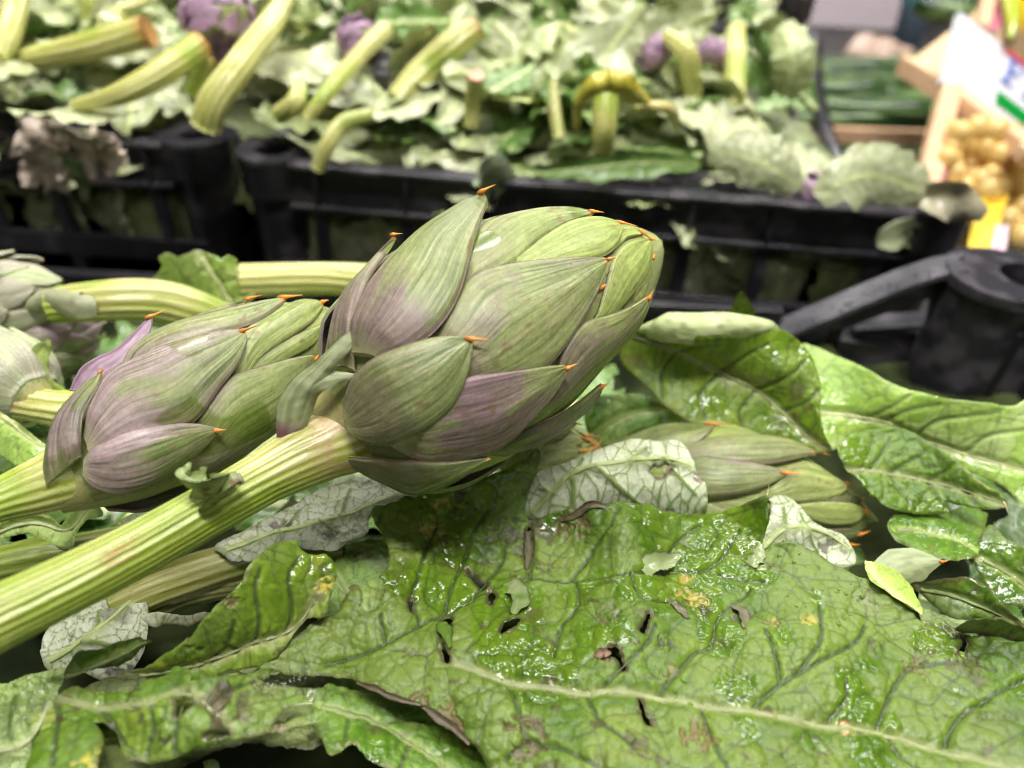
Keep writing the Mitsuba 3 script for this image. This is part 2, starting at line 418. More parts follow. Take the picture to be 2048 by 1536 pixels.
    e0, r0 = cells(cell * 2.7, seed + 41)
    # relief
    sgn = -1.0 if raised else 1.0
    h = puff * (ss(0, 0.5, e1) - 0.5) + 0.35 * puff * (ss(0, 0.5, e2) - 0.5) + 0.9 * puff * (ss(0, 0.3, e0) - 0.6)
    h = 0.6 * h * sgn * (0.5 + fb(pos * 90 + seed, 2))
    h -= sgn * 0.0011 * np.exp(-(ds / 0.0011) ** 2) * (1 - 0.6 * ts)
    h -= sgn * 0.0016 * np.exp(-(dm / 0.0022) ** 2)
    h += wave * 2 * (fb(pos * wavef + seed * 3.1, 3) - 0.5)
    h += 0.25 * wave * 2 * (fb(pos * wavef * 4 + seed * 1.3, 2) - 0.5)
    h += curl * np.exp(-db / 0.004) * 2 * (nz(pos * 70 + seed * 5) - 0.45)
    h -= 0.0005 * np.exp(-db / 0.00035)
    pos2 = pos + nrm * h[:, None]
    # colour
    big = fb(pos * 45 + seed * 2.2, 3)
    col = lerp(pal['a'], pal['b'], np.clip(big * 1.5 - 0.25 + 0.25 * (r1 - 0.5) + 0.25 * (r2_ - 0.5), 0, 1))
    wet = wet_np(pos2)
    if mat == 'mat_leaf':
        col = lerp(col, pal['dry'], (1 - wet) * wetk * (0.15 + 0.7 * ss(0.40, 0.62, fb(pos * 38 + seed * 9.1, 2))))
    yel = ss(0.60, 0.74, fb(pos * 85 + seed * 4.4 + 3, 3))
    col = lerp(col, [0.30, 0.30, 0.03], yel * spots * 0.4)
    v1, v2, v0 = ss(0.13, 0.0, e1), ss(0.2, 0.0, e2), ss(0.06, 0.0, e0)
    col = lerp(col, pal['vein'], 0.75 * v1 * (0.4 + 0.6 * nz(pos * 150)) if not raised else 0.95 * v1)
    col = lerp(col, pal['vein'], (0.22 if not raised else 0.3) * v2)
    col = lerp(col, pal['vein'], (0.75 if not raised else 0.85) * v0)
    col = lerp(col, np.array(pal['b']) * 1.05, 0.35 * ss(0.0035, 0.0012, ds) * (mat == 'mat_leaf'))
    col = lerp(col, pal['vein'], 0.95 * ss(0.0010, 0.0003, ds))
    col = lerp(col, pal['rib'], 0.75 * ss(0.0022, 0.0008, dm))
    # bruises and torn brown margins
    br = brown * ss(0.0022, 0.0, db) * ss(0.42, 0.6, nz(pos * 120 + seed))
    br = np.maximum(br, brown * 1.5 * ss(0.66, 0.69, fb(pos * np.array([150, 210, 150]) + seed * 6.6, 3)) * ss(.45, .6, nz(pos * 900)))
    br = np.maximum(br, brown * 1.6 * ss(0.69, 0.74, nz(pos * 190 + seed * 3)) * ss(0.5, 0.7, fb(pos * 50 + seed * 3.7, 2)))
    br = np.maximum(br, ss(.0016, .0003, dh + .0012 * (nz(pos * 500 + seed) - .5)) * .9)
    h_rim = np.exp(-dh / .0012) * .0012 * (nz(pos * 210 + seed) - .7)
    pos2 = pos2 + nrm * h_rim[:, None]
    for (rx, ry, rr, tint) in rip:
        q = PZ(np.array([rx]), np.array([ry]), zf([[rx, ry]]))[0]
        d = np.linalg.norm(pos - q, axis=1) / rr
        m = ss(1.0, 0.75, d + 1.6 * (fb(pos * 330 + seed, 3) - 0.5)) * ss(0.40, 0.55, fb(pos * 620 + seed, 2))
        col = lerp(col, tint, 0.85 * m); pos2 = pos2 - nrm * (0.0006 * m)[:, None]
    col = lerp(col, np.array([0.075, 0.06, 0.032]) * (0.4 + 1.1 * nz(pos * 340))[:, None], np.clip(br, 0, 0.9))
    if tone is not None: col = col * np.asarray(tone)
    k = parent if parent else thing(name, label, cat_, group)
    uv = pos[:, :2] * 40
    body = part(k, 'blade', (pos2, tri), mat, True, np.clip(col, 0.004, 0.9), uv)
    tree = cKDTree(pts)
    nr2 = normals(pos2)
    nr2 = np.where((nr2[:, 2] < 0)[:, None], -nr2, nr2)
    def strand(l, w0, w1, nm, tint, lift):
        q = catmull(l, max(8, int(length(l) / 8)))
        q = q[shapely.contains_xy(poly.buffer(-2), q[:, 0], q[:, 1])]
        if len(q) < 5: return
        i = tree.query(q)[1]
        c = pos2[i] + nr2[i] * lift
        c = np.stack([np.convolve(np.pad(c[:, j], 2, mode='edge'), np.ones(5) / 5, 'valid') for j in range(3)], 1)
        t = np.linspace(0, 1, len(c))
        w = (w0 + (w1 - w0) * t) * (0.85 + 0.3 * nz(c * 300))
        tb = tube(c, w, 8, 0.6, [0, 0, 1])
        key_ = 'mat_strand_%02d%02d%02d' % tuple(int(99 * q) for q in tint)
        if key_ not in scene: tinted(key_, [.72 * q for q in tint], [1.2 * q for q in tint], 400)
        part(k, nm, tb, key_, True)
    if midrib is not None: strand(midrib, ribw, ribw * 0.35, 'midrib', pal['rib'], -ribw * 0.1 if not raised else 0)
    for l in veins: strand(l, ribw * 0.17, ribw * 0.05, 'vein', np.array(pal['vein']) * (1.5 if not raised else 1.3), -ribw * 0.08)
    if spine is not None:
        s0, s1 = np.asarray(spine, float)
        z0 = zf([s0])[0]
        a_ = PZ(s0[0], s0[1], z0); b_ = P(s1[0], s1[1], depth_of(a_))
        add_spine(k, a_, b_, 0.0007, mat='mat_pale_spine')
    return k, (pos2, nr2, pts)


def add_spine(parent, a, b, r, mat='mat_spine'):
    r = r * (.62 + .4 * float(nz(a * 2333)))
    d = (b - a) * (.85 + .35 * float(nz(a * 1777)))
    t = np.linspace(0, 1, 12)[:, None]
    side = np.cross(d, [0.2, 0.5, 0.8]); side /= np.linalg.norm(side)
    c = a - d * 0.45 + (d * 1.45) * t + side * np.linalg.norm(d) * 0.10 * np.sin(t * 3)
    rr = r * np.interp(t[:, 0], [0, 0.12, 0.3, 0.45, 0.7, 1], [0.5, 0.85, 0.8, 0.5, 0.27, 0.04])
    tb = tube(c, rr, 10)
    tt = np.r_[np.repeat(t[:, 0], 10), 0, 1]
    if mat == 'mat_spine' and nz(a * 3111) > .62: mat = 'mat_dull_spine'
    part(parent, 'spine', tb, mat, True, None, np.stack([tt, tt * 0], 1))


# ------------------------------------------------------------------ artichoke heads
class Head:
    """bracts laid over a body of revolution about the axis A -> B"""

    def __init__(self, key, A, B, prof, seed=0, fine=1.0, tone=(1, 1, 1), pt=([0.100, 0.055, 0.073], [0.255, 0.150, 0.180])):
        self.pt = pt
        self.key, self.A, self.B, self.seed, self.fine, self.tone = key, np.asarray(A), np.asarray(B), seed, fine, np.asarray(tone)
        self.a = self.B - self.A; self.L = np.linalg.norm(self.a); self.a /= self.L
        prof = np.asarray(prof, float)
        self.Rf = PchipInterpolator(prof[:, 0], prof[:, 1])
        self.s0, self.s1 = prof[0, 0], prof[-1, 0]
        e = CAM - (self.A + self.B) / 2
        e -= self.a * (e @ self.a); self.e1 = e / np.linalg.norm(e); self.e2 = np.cross(self.a, self.e1)
        self.n = 0

    def R(self, s): return self.Rf(np.clip(s, self.s0, self.s1))

    def at(self, s, phi, r):
        return self.A + (np.asarray(s) * self.L)[..., None] * self.a + np.asarray(r)[..., None] * (np.cos(phi)[..., None] * self.e1 + np.sin(phi)[..., None] * self.e2)

    def locate(self, px, off=0.0):
        d = ray(px[:, 0], px[:, 1])
        mid = depth_of((self.A + self.B) / 2)
        ts = np.linspace(mid - self.L * 0.9, mid + self.L * 0.9, 700)
        p = CAM + d[:, None] * ts[None, :, None] - self.A
        s = p @ self.a / self.L
        rho = np.linalg.norm(p - (s * self.L)[..., None] * self.a, axis=-1)
        f = rho - np.maximum(self.R(s) + off, 0.0004) + 0.5 * self.L * (np.maximum(s - self.s1, 0) + np.maximum(self.s0 - s, 0))
        hit = f <= 0
        i = np.where(hit.any(1), hit.argmax(1), f.argmin(1))
        k = np.arange(len(px))
        q = p[k, i]
        return np.stack([s[k, i], np.arctan2(q @ self.e2, q @ self.e1), np.maximum(f[k, i], 0)], 1)

    def bract(self, left, right, layer=0, spine=None, purple=(0.3, 0.2), light=0.0, bulge=0.08, lift=0.0, traced=True, label=None, res=None, sr=0.0011, dark=0.0, wet=0.0, name='bract', mat=None):
        if traced:
            lp, rp = catmull(left, 40), catmull(right, 40)
            Ls, Rs = self.locate(lp, layer * 0.0012), self.locate(rp, layer * 0.0012)
            for q in (Ls, Rs):
                for j in range(3): q[:, j] = np.convolve(np.pad(q[:, j], 3, mode='edge'), np.ones(7) / 7, 'valid') * np.r_[np.ones(36), .75, .5, .25, 0] + q[:, j] * np.r_[np.zeros(36), .25, .5, .75, 1]
            wpx, hpx = np.linalg.norm(lp - rp, axis=1).max(), max(length(lp), length(rp))
        else:
            Ls, Rs = np.asarray(left), np.asarray(right)
            wpx, hpx = 60, 90
        nu, nv = res or (int(np.clip(wpx / (2.4 / self.fine), 13, 150)), int(np.clip(hpx / (5 / self.fine), 17, 120)))
        v = np.linspace(0, 1, nv); u = np.linspace(-1, 1, nu)
        t = np.linspace(0, 1, len(Ls))
        Li = np.stack([np.interp(v, t, Ls[:, j]) for j in range(3)], 1)[:, None]
        Ri = np.stack([np.interp(v, t, Rs[:, j]) for j in range(3)], 1)[:, None]
        w = ((u + 1) / 2)[None, :, None]
        g = Li * (1 - w) + Ri * w
        s, phi, ex = g[..., 0], g[..., 1], g[..., 2]
        V, U = np.meshgrid(v, u, indexing='ij')
        width = np.linalg.norm(self.at(Li[:, 0, 0], Li[:, 0, 1], self.R(Li[:, 0, 0])) - self.at(Ri[:, 0, 0], Ri[:, 0, 1], self.R(Ri[:, 0, 0])), axis=1)[:, None]
        sd = self.seed * 13.7 + self.n * 3.17
        r = self.R(s) + ex + layer * 0.0012 + bulge * width * (1 - U ** 2) * np.sin(np.pi * np.clip(V, 0, 1) ** 0.8) ** 0.6
        r = r + lift * V ** 2 - 0.0025 * ss(0.16, 0.0, V)
        fold = fb(np.stack([U * 1.5 + sd, V * 1.5, V * 0 + sd], -1), 2) - 0.5
        r = r + 0.0012 * fold
        r = r - 0.0007 * ss(0.9, 1.0, np.abs(U))
        P0 = self.at(s, phi, r)
        th = (0.0017 * (1 - 0.8 * np.abs(U) ** 3) * (1 - 0.5 * V) + 0.0002)
        P1 = self.at(s, phi, np.maximum(r - th, 0.0006))
        # colour
        Wm = width.max()
        fib = nz(np.stack([U * Wm * 900 + 0.6 * fold * 9, V * 3.2 + sd, V * 0 + sd], -1)) * 0.6 + nz(np.stack([U * Wm * 2100, V * 6 + sd, V * 0], -1)) * 0.4
        low = fb(np.stack([U * Wm * 38, V * 2.2, V * 0 + sd], -1), 3)
        speck = nz(P0 * 1500)
        fib = np.clip(0.5 + 1.5 * (fib - 0.5), 0, 1)
        green = lerp([0.060, 0.088, 0.020], [0.290, 0.325, 0.125], np.clip(fib * 0.95 + 0.04 + 0.9 * (low - 0.5), 0, 1))
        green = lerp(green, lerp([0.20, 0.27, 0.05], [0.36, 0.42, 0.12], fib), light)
        pur = lerp(*self.pt, np.clip(fib * 1.2 - 0.1, 0, 1))
        amt, where = purple
        pm = np.clip(amt * (0.04 + 1.15 * ss(0.50, 0.86, fb(np.stack([U * 1.1 + sd, V * 1.6, V * 0 + sd * 2], -1), 3) + 0.35 * np.exp(-((V - where) / 0.25) ** 2) + 0.12 * np.abs(U) ** 2 + 0.34 * (fib - 0.5) + 0.3 * (fb(P0 * 190, 2) - 0.5))), 0, 1)
        col = lerp(green, pur, pm)
        col = col * (0.80 + 0.40 * speck)[..., None] * (0.86 + 0.28 * fb(P0 * 420, 2))[..., None]
        wt = bwet_np(P0) * wet
        col = lerp(col, col * [0.62, 0.74, 0.42], wt)
        ed = ss(0.94, 0.985, np.abs(U)) * ss(1.0, 0.6, V * 0.9)
        col = lerp(col, [0.16, 0.085, 0.095], ed * 0.75)
        col = lerp(col, [0.55, 0.23, 0.05], ss(0.955, 0.995, V) * 0.8)
        col = lerp(col, [0.42, 0.43, 0.2], ss(0.14, 0.0, V) * 0.5)
        scar = ss(0.68, 0.80, fb(np.stack([U * Wm * 330 + sd, V * 14, V * 0 + sd], -1), 2)) * ss(0.42, 0.62, low)
        scar = np.maximum(scar, ss(.74, .8, nz(P0 * 420 + 9)) * ss(.55, .7, fb(P0 * 60 + 3, 2)))
        col = lerp(col, [0.15, 0.085, 0.035], scar * 0.6)
        col = lerp(col, [0.13, 0.085, 0.06], ss(.86, 1.0, np.abs(U)) * ss(.55, .75, nz(P0 * 260 + 31)) * .7)
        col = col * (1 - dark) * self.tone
        uv = np.stack([U * Wm * 11, V * 0.98 + self.n], -1)
        n = nu * nv
        f = grid_faces(nv, nu)
        st = 1 if n < 2500 else 1
        i0 = np.r_[np.arange(nu), (np.arange(1, nv)) * nu + nu - 1, (nv - 1) * nu + np.arange(nu - 2, -1, -1), np.arange(nv - 2, 0, -1) * nu]
        i1 = np.roll(i0, -1)
        rim = np.stack([i0, i1, i1 + n, i0 + n], 1)
        Vx = np.vstack([P0.reshape(-1, 3), P1.reshape(-1, 3)])
        Fx = np.vstack([f, f[:, ::-1] + n, rim[:, ::-1]])
        e = Vx[f[len(f) // 2]]
        if np.cross(e[1] - e[0], e[2] - e[0]) @ (P0 - P1)[nv // 2, nu // 2] < 0: Fx = Fx[:, ::-1]
        inner = lerp(np.array([0.36, 0.42, 0.14]), [0.25, 0.3, 0.1], fib)
        C = np.clip(np.vstack([col.reshape(-1, 3), inner.reshape(-1, 3)]), 0.005, 0.9)
        Uv = np.vstack([uv.reshape(-1, 2)] * 2)
        k = part(self.key, name, (Vx, Fx), mat or ('mat_bract_wet' if wet else 'mat_bract'), True, None if mat else C, Uv, label)
        if spine is not None:
            tip = P0[-1, nu // 2]
            if isinstance(spine, str) or len(np.shape(spine)) == 1:
                sx = np.asarray(spine, float)
                if len(sx) == 2: b = P(sx[0], sx[1], depth_of(tip) - 0.0006)
                else: b = tip + sx
            add_spine(k, tip + (P0[-1, nu // 2] - P1[-1, nu // 2]) * 0.3, b, sr)
        self.n += 1
        return k

    def gen(self, s0, s1, phi, hw, layer=0, lift=0.0, spine=True, n=30, **kw):
        t = np.linspace(0, 1, n)
        prof = np.interp(t, [0, 0.15, 0.4, 0.7, 0.9, 1], [0.7, 0.9, 1.0, 0.7, 0.28, 0.0])
        s = s0 + (s1 - s0) * t
        r0 = self.R((s0 + s1) / 2)
        sc = np.minimum(r0 / np.maximum(self.R(s), 0.004), 2.2)
        ex = lift * t ** 2
        a, b = np.stack([s, phi - hw * prof * sc, ex], 1), np.stack([s, phi + hw * prof * sc, ex], 1)
        sp = None
        if spine:
            p1, p0 = self.at(s[-1], phi, self.R(s[-1]) + ex[-1]), self.at(s[-3], phi, self.R(s[-3]) + ex[-3])
            d = p1 - p0; sp = d / np.linalg.norm(d) * 0.0055
        self.bract(a, b, layer, sp, traced=False, mat=kw.pop('mat', 'mat_bract_mauve'), **kw)

    def core(self, shrink=0.0028, name='heart'):
        s = np.linspace(self.s0, self.s1, 40); th = np.arange(48) * 2 * np.pi / 48
        S, TH = np.meshgrid(s, th, indexing='ij')
        v = self.at(S, TH, np.maximum(self.R(S) - shrink, 0.0008))
        f = grid_faces(40, 48, True)
        part(self.key, name, (v.reshape(-1, 3), f), 'mat_bract_green', True, None, np.stack([TH * .1, S * .5], -1).reshape(-1, 2))


def strips(parent, name, cl, wid, bend, mat='mat_bract', colf=None, n=40, m=13, thick=0.0012, updir=None, wr=0.0, lob=0.0):
    """a curled strip: centre line of points, half widths, how far the margins bend up (metres)"""
    c = catmull(cl, n); w = np.interp(np.linspace(0, 1, n), np.linspace(0, 1, len(wid)), wid)
    b = np.interp(np.linspace(0, 1, n), np.linspace(0, 1, len(bend)), bend)
    t = np.gradient(c, axis=0); t /= np.linalg.norm(t, axis=1, keepdims=True)
    up = np.asarray(updir if updir is not None else (CAM - c.mean(0)) / np.linalg.norm(CAM - c.mean(0)))
    nn = up - t * (t @ up)[:, None]; nn /= np.linalg.norm(nn, axis=1, keepdims=True)
    sd = np.cross(t, nn)
    u = np.linspace(-1, 1, m)
    w2 = w[:, None] * (1 + lob * (fb(np.stack([np.linspace(0, 9, n)[:, None] + 0 * u, np.sign(u)[None] * 3 + np.zeros((n, 1)), np.zeros((n, m)) + c[0, 0] * 99], -1), 3) - .5))
    top = c[:, None] + (w2 * u[None])[..., None] * sd[:, None] + (b[:, None] * (u[None] ** 2))[..., None] * nn[:, None]
    top = top + (0.0009 * (fb(top * 300, 2) - 0.5) + wr * (fb(top * 75, 3) - .5) + wr * 1.2 * np.abs(u)[None] ** 2 * (nz(top * 110 + 7) - .5))[..., None] * nn[:, None]
    V, U = np.meshgrid(np.linspace(0, 1, n), u, indexing='ij')
    bot = top - nn[:, None] * (thick * (1 - 0.7 * np.abs(U) ** 2))[..., None]
    f = grid_faces(n, m); k = n * m
    i0 = np.r_[np.arange(m), np.arange(1, n) * m + m - 1, (n - 1) * m + np.arange(m - 2, -1, -1), np.arange(n - 2, 0, -1) * m]
    rim = np.stack([i0, np.roll(i0, -1), np.roll(i0, -1) + k, i0 + k], 1)
    Vx = np.vstack([top.reshape(-1, 3), bot.reshape(-1, 3)])
    Fx = np.vstack([f, f[:, ::-1] + k, rim[:, ::-1]])
    col = colf(U, V, top)
    C = np.clip(np.vstack([col.reshape(-1, 3)] * 2), 0.005, 0.9)
    uv = np.vstack([np.stack([U * 0.3, V], -1).reshape(-1, 2)] * 2)
    return part(parent, name, (Vx, Fx), mat, True, C, uv)
#@@BODY

# ------------------------------------------------------------------ the unseen lamps above the stall and the added fill
for (x, y, z, lx, ly, power) in LAMPS:
    k = thing('unseen_strip_lamp', 'unseen white strip lamp lighting the vegetable stall', 'lamp', 'strip lamps above the stall')
    v = np.array([[-lx / 2, -ly / 2, 0], [lx / 2, -ly / 2, 0], [lx / 2, ly / 2, 0], [-lx / 2, ly / 2, 0]]) + [x, y, z]
    part(k, 'diffuser', (v, np.array([[0, 2, 1], [0, 3, 2]])), {'type': 'diffuse'}, False)
    q = [s for s in scene if s.startswith(k + '__')][-1]
    scene[q]['emitter'] = {'type': 'area', 'radiance': {'type': 'rgb', 'value': [power * c for c in LAMP_TINT]}}
    part(k, 'case', box(x - lx / 2 - .01, x + lx / 2 + .01, y - ly / 2 - .01, y + ly / 2 + .01, z + .004, z + .05), 'mat_case', False)

# ------------------------------------------------------------------ the stall top under the crates
labels['stall_table'] = {'label': 'dark stall table under the crates', 'kind': 'structure'}
put('stall_table', box(-4, 4, -2.5, 6, -.24, -.20), 'mat_table', False)


# ------------------------------------------------------------------ black plastic crates
def PY(x, y, Y):
    r = ray(np.asarray(x, float), np.asarray(y, float)); t = (Y - CAM[1]) / r[..., 1]
    return CAM + r * t[..., None]


def prism(poly, h, taper=0.0):
    """a shapely polygon extruded down from z = 0 by h, its foot drawn in by taper"""
    m = trimesh.creation.extrude_polygon(poly, h, engine='earcut')
    m.apply_translation([0, 0, -h])
    c = np.array(poly.centroid.coords[0])
    k = 1 - taper * (-m.vertices[:, 2] / h)
    m.vertices[:, :2] = c + (m.vertices[:, :2] - c) * k[:, None]
    return m


def frame(o, xd):
    xd = np.asarray(xd, float) * [1, 1, 0]; xd /= np.linalg.norm(xd)
    M = np.eye(4); M[:3, 0] = xd; M[:3, 1] = [-xd[1], xd[0], 0]; M[:3, 3] = o
    return M


def crate(label, o, xd, W, D, Hh=.165, slats=(.12, .245, .364, .483, .632, .738, .89), group=None, dip=.065, sides=True):
    k = thing('plastic_crate', label, 'crate', group)
    M = frame(o, xd)

    def pc(name, m, mt='mat_plastic'):
        if isinstance(m, list): m = cat(m)
        m = m.copy(); m.apply_transform(M)
        part(k, name, m, mt, 35)
    rp = .024
    # corner posts: a round socket in a squared collar
    for cx, cy in ((rp, rp), (W - rp, rp), (W - rp, D - rp), (rp, D - rp)):
        c = shapely.Point(cx, cy)
        collar = c.buffer(rp, 24).union(shapely.box(min(cx, W / 2) if cx > W / 2 else cx - rp * .3, cy - rp * .2, cx + rp * .3 if cx > W / 2 else cx + rp * 1.1, cy + rp)).difference(c.buffer(rp * .55, 24))
        pc('socket_rim', prism(collar.buffer(.0008), .0035), 'mat_plastic_worn_sheen')
        a = prism(collar, .024); a.apply_translation([0, 0, -.003])
        b = prism(c.buffer(rp * .86, 24).difference(c.buffer(rp * .55, 24)), Hh - .002, .16); b.apply_translation([0, 0, -.002])
        pc('corner_post', [a, b])
    for y, s in ((0.006, -1), (D - .006, 1)):
        pc('rim_flange', beam([rp * 1.7, y, -.002], [W - rp * 1.7, y, -.002], .013, .004), 'mat_plastic_worn_sheen')
        pc('rim', [beam([rp * 1.6, y + s * -.001, -.016], [W - rp * 1.6, y + s * -.001, -.016], .004, .026), beam([rp * 1.6, y + s * .001, -.031], [W - rp * 1.6, y + s * .001, -.031], .009, .004)])
        pc('lower_rail', beam([rp, y, -.083], [W - rp, y, -.083], .006, .018))
        pc('bottom_rail', beam([rp, y, -Hh + .012], [W - rp, y, -Hh + .012], .006, .024))
        for f in slats:
            x = f * W
            pc('slat', beam([x, y, -.032], [x + (f - .5) * .004, y, -Hh + .012], .010, .005, up=(0, 1, 0)))
            pc('rib', beam([x, y + s * .0035, -.004], [x, y + s * .0035, -.030], .0035, .004, up=(0, 1, 0)))
    for x in (.006, W - .006):
        t = np.linspace(0, 1, 15); zz = -.004 - dip * np.sin(np.pi * np.clip(t, 0, 1)) ** .7
        c = np.stack([t * 0 + x, rp * 1.4 + t * (D - rp * 2.8), zz], 1)
        pc('side_rim', trimesh.Trimesh(*tube(c, .0085, 10, 1.0)))
        pc('side_wall', [box(x - .002, x + .002, rp, D - rp, -Hh, -.085)] + [beam(c[i] - [0, 0, .005], [x, c[i][1], -.09], .006, .004, up=(0, 1, 0)) for i in (2, 5, 8, 11)])
    pc('floor', box(.004, W - .004, .004, D - .004, -Hh, -Hh + .004), 'mat_plastic_floor')
    return k, M


FL, FR = PZ(np.array([450., 1972.]), np.array([318., 441.]), 0.0)
crateA, MA = crate('long black plastic crate with slatted sides, right behind the big artichoke', FL, FR - FL, np.linalg.norm(FR - FL), .50, group='black crates of artichokes behind')
w_ = PZ(np.array([786., 764.]), np.array([-20., 176.]), np.array([.055, .035])); part(crateA, 'cross_bar', beam(w_[0], w_[1], .011, .02), 'mat_plastic_worn_sheen', 35)
FRb = PZ(np.array([437.]), np.array([296.]), 0.0)[0]; xb = np.array([1, -.02, 0.])
crateB, MB_ = crate('black plastic crate with a round corner socket, cut off by the left edge', FRb - xb * .49, xb, .49, .29, group='black crates of artichokes behind')
oC = FL + np.array([.085, .510, .030]); crateC, MC = crate('black plastic crate at the top right centre, behind the long crate', oC, FR - FL, .44, .30, group='black crates of artichokes behind')
crateD, MD = crate('black plastic crate of the second row, at the top left', FRb + np.array([-.50, .315, -.01]), FR - FL, .47, .30, group='black crates of artichokes behind')

# the crate the artichokes in front lie in
ko = thing('plastic_crate', 'black plastic crate in front with a tall corner post and a sloping gusset', 'crate')
YB = .385
cp = PZ(np.array([2012.]), np.array([548.]), 0.0)[0]
def op(name, m):
    if isinstance(m, list): m = cat(m)
    part(ko, name, m, 'mat_plastic', 35)
c = shapely.Point(cp[0], cp[1])
ho = shapely.Point(cp[0] + .012, cp[1] - .001).buffer(.0145, 28)
x9 = cp[0] + .075
col_ = prism(c.buffer(.031, 32).union(shapely.box(cp[0], cp[1] - .031, x9, cp[1] + .012)).difference(ho), .006)
pst = prism(c.buffer(.0275, 32).union(shapely.box(cp[0], cp[1] - .0275, x9, cp[1] + .01)).difference(ho), .13); pst.apply_translation([0, 0, -.005])
part(ko, 'socket_rim', col_, 'mat_plastic_worn_sheen', 35)
part(ko, 'corner_post', pst, 'mat_plastic_worn_sheen', 35)
op('post_panel', [beam([cp[0] + .004, cp[1] - .0283, -.02], [cp[0] + .004, cp[1] - .0283, -.12], .004, .0025, up=(0, 1, 0)), beam([cp[0] + .004, cp[1] - .0283, -.018], [x9, cp[1] - .0283, -.018], .0025, .004)])
def wallpoly(px):
    q = np.array(px, float); w = PY(q[:, 0], q[:, 1], YB); return w[:, [0, 2]]
outer = Polygon(wallpoly([(1480, 690), (1560, 646), (1700, 586), (1800, 545), (1868, 522), (1930, 512), (1930, 860), (1480, 860)]))
win = Polygon(wallpoly([(1640, 678), (1700, 652), (1800, 614), (1868, 592), (1850, 700), (1740, 692)])).buffer(-.001)
win2 = Polygon(wallpoly([(1560, 712), (1700, 728), (1845, 742), (1838, 800), (1560, 780)]))
g = trimesh.creation.extrude_polygon(outer.difference(win).difference(win2), .004, engine='earcut')
g.vertices = np.stack([g.vertices[:, 0], YB + g.vertices[:, 2], g.vertices[:, 1]], 1); g.fix_normals()
part(ko, 'gusset', g, 'mat_plastic_grey', 35)
tp = wallpoly([(1480, 690), (1560, 646), (1700, 586), (1800, 545), (1868, 522), (1915, 514)])
tp = catmull(tp, 30); tp3 = np.stack([tp[:, 0], tp[:, 0] * 0 + YB - .004, tp[:, 1]], 1)
fl = np.array([[a + da, YB - .002 + db, b + dc] for a, b in tp for da, db, dc in ((0, -.013, 0), (0, .005, 0), (0, .005, -.0035), (0, -.013, -.0035))])
nf = len(tp); ff = grid_faces(nf, 4, True); capf = np.array([[0, 1, 2, 3]]); part(ko, 'gusset_rim', (fl, np.vstack([ff[:, ::-1], capf, capf[:, ::-1] + 4 * (nf - 1)])), 'mat_plastic_grey', False)
for (a, b) in (((1628, 690), (1852, 712)), ((1700, 650), (1866, 640)), ((1650, 672), (1860, 676))):
    w = PY(np.array([a[0], b[0]]), np.array([a[1], b[1]]), YB + .012)
    part(ko, 'louvre', beam(w[0], w[1], .016, .004), 'mat_plastic_grey', 35)
op('back_rail', [beam([-.34, YB + .002, -.045], [.16, YB + .002, -.045], .008, .012), beam([-.34, YB + .002, -.085], [.2, YB + .002, -.085], .006, .03)])
for x in np.arange(-.3, .2, .055): op('slat', beam([x, YB + .002, -.05], [x, YB + .002, -.08], .009, .005, up=(0, 1, 0)))
op('side_rail', [beam([.292, -.12, -.05], [.292, .36, -.05], .008, .03), beam([-.36, -.12, -.05], [-.36, .36, -.05], .008, .03), beam([-.36, -.12, -.05], [.29, -.12, -.05], .008, .03)])
part(ko, 'floor', box(-.36, .29, -.12, .384, -.125, -.12), 'mat_plastic_floor', 35)


# ------------------------------------------------------------------ right side: pillar, wooden boxes, vegetables and fruit
def quad_frame(p0, px, py):
    """origin p0, x towards px, y in the plane of py"""
    x = px - p0; x /= np.linalg.norm(x); y = py - p0; y = y - x * (x @ y); y /= np.linalg.norm(y)
    M = np.eye(4); M[:3, 0], M[:3, 1], M[:3, 2], M[:3, 3] = x, y, np.cross(x, y), p0
    return M


def p1(x, y, d): return P(np.array([float(x)]), np.array([float(y)]), np.array([float(d)]))[0]


# a white pillar
labels['white_pillar'] = {'label': 'smooth white pillar behind the vegetables at the top right', 'category': 'pillar'}
pl_ = p1(1690, 60, 1.75)
put('white_pillar', (lambda m: (m.apply_translation([pl_[0] + .02, pl_[1] + .2, .25]), m)[1])(rbox(.36, .34, 2.2, .012)), 'mat_wall', 30)
lb = np.array([pl_[0] - .01, pl_[1] + .02, pl_[2]])
# dark cloth beside the pillar
k = thing('hanging_cloth', 'dark teal cloth hanging beside the white pillar', 'cloth')
def clothcol(U, V, p): return lerp([.035, .05, .07], [.015, .11, .11], ss(.45, .6, nz(p * 14 + 5)))
strips(k, 'sheet', np.array([p1(1790, 140, 1.5), p1(1812, 80, 1.45), p1(1832, 20, 1.42), p1(1845, -60, 1.4)]), [.022, .026, .028, .03], [.012, .01, .012, .01], mat='mat_any', colf=clothcol, m=21)

scene['mat_courgette'] = {'type': 'principled', 'base_color': mikit.proc(lambda p, n, uv: mikit.mix((.010, .035, .010), (.17, .26, .09), mikit.smoothstep(.35, .9, mikit.noise(p.x * 22, p.y * 120, p.z * 160)))), 'roughness': .2, 'specular': .5}; tinted('mat_strand_end', (.14, .22, .07), (.18, .28, .09)); tinted('mat_grape', (.50, .30, .06), (.82, .60, .24), 60, .2, .5); tinted('mat_mushroom', (.36, .22, .15), (.75, .6, .5), 45)
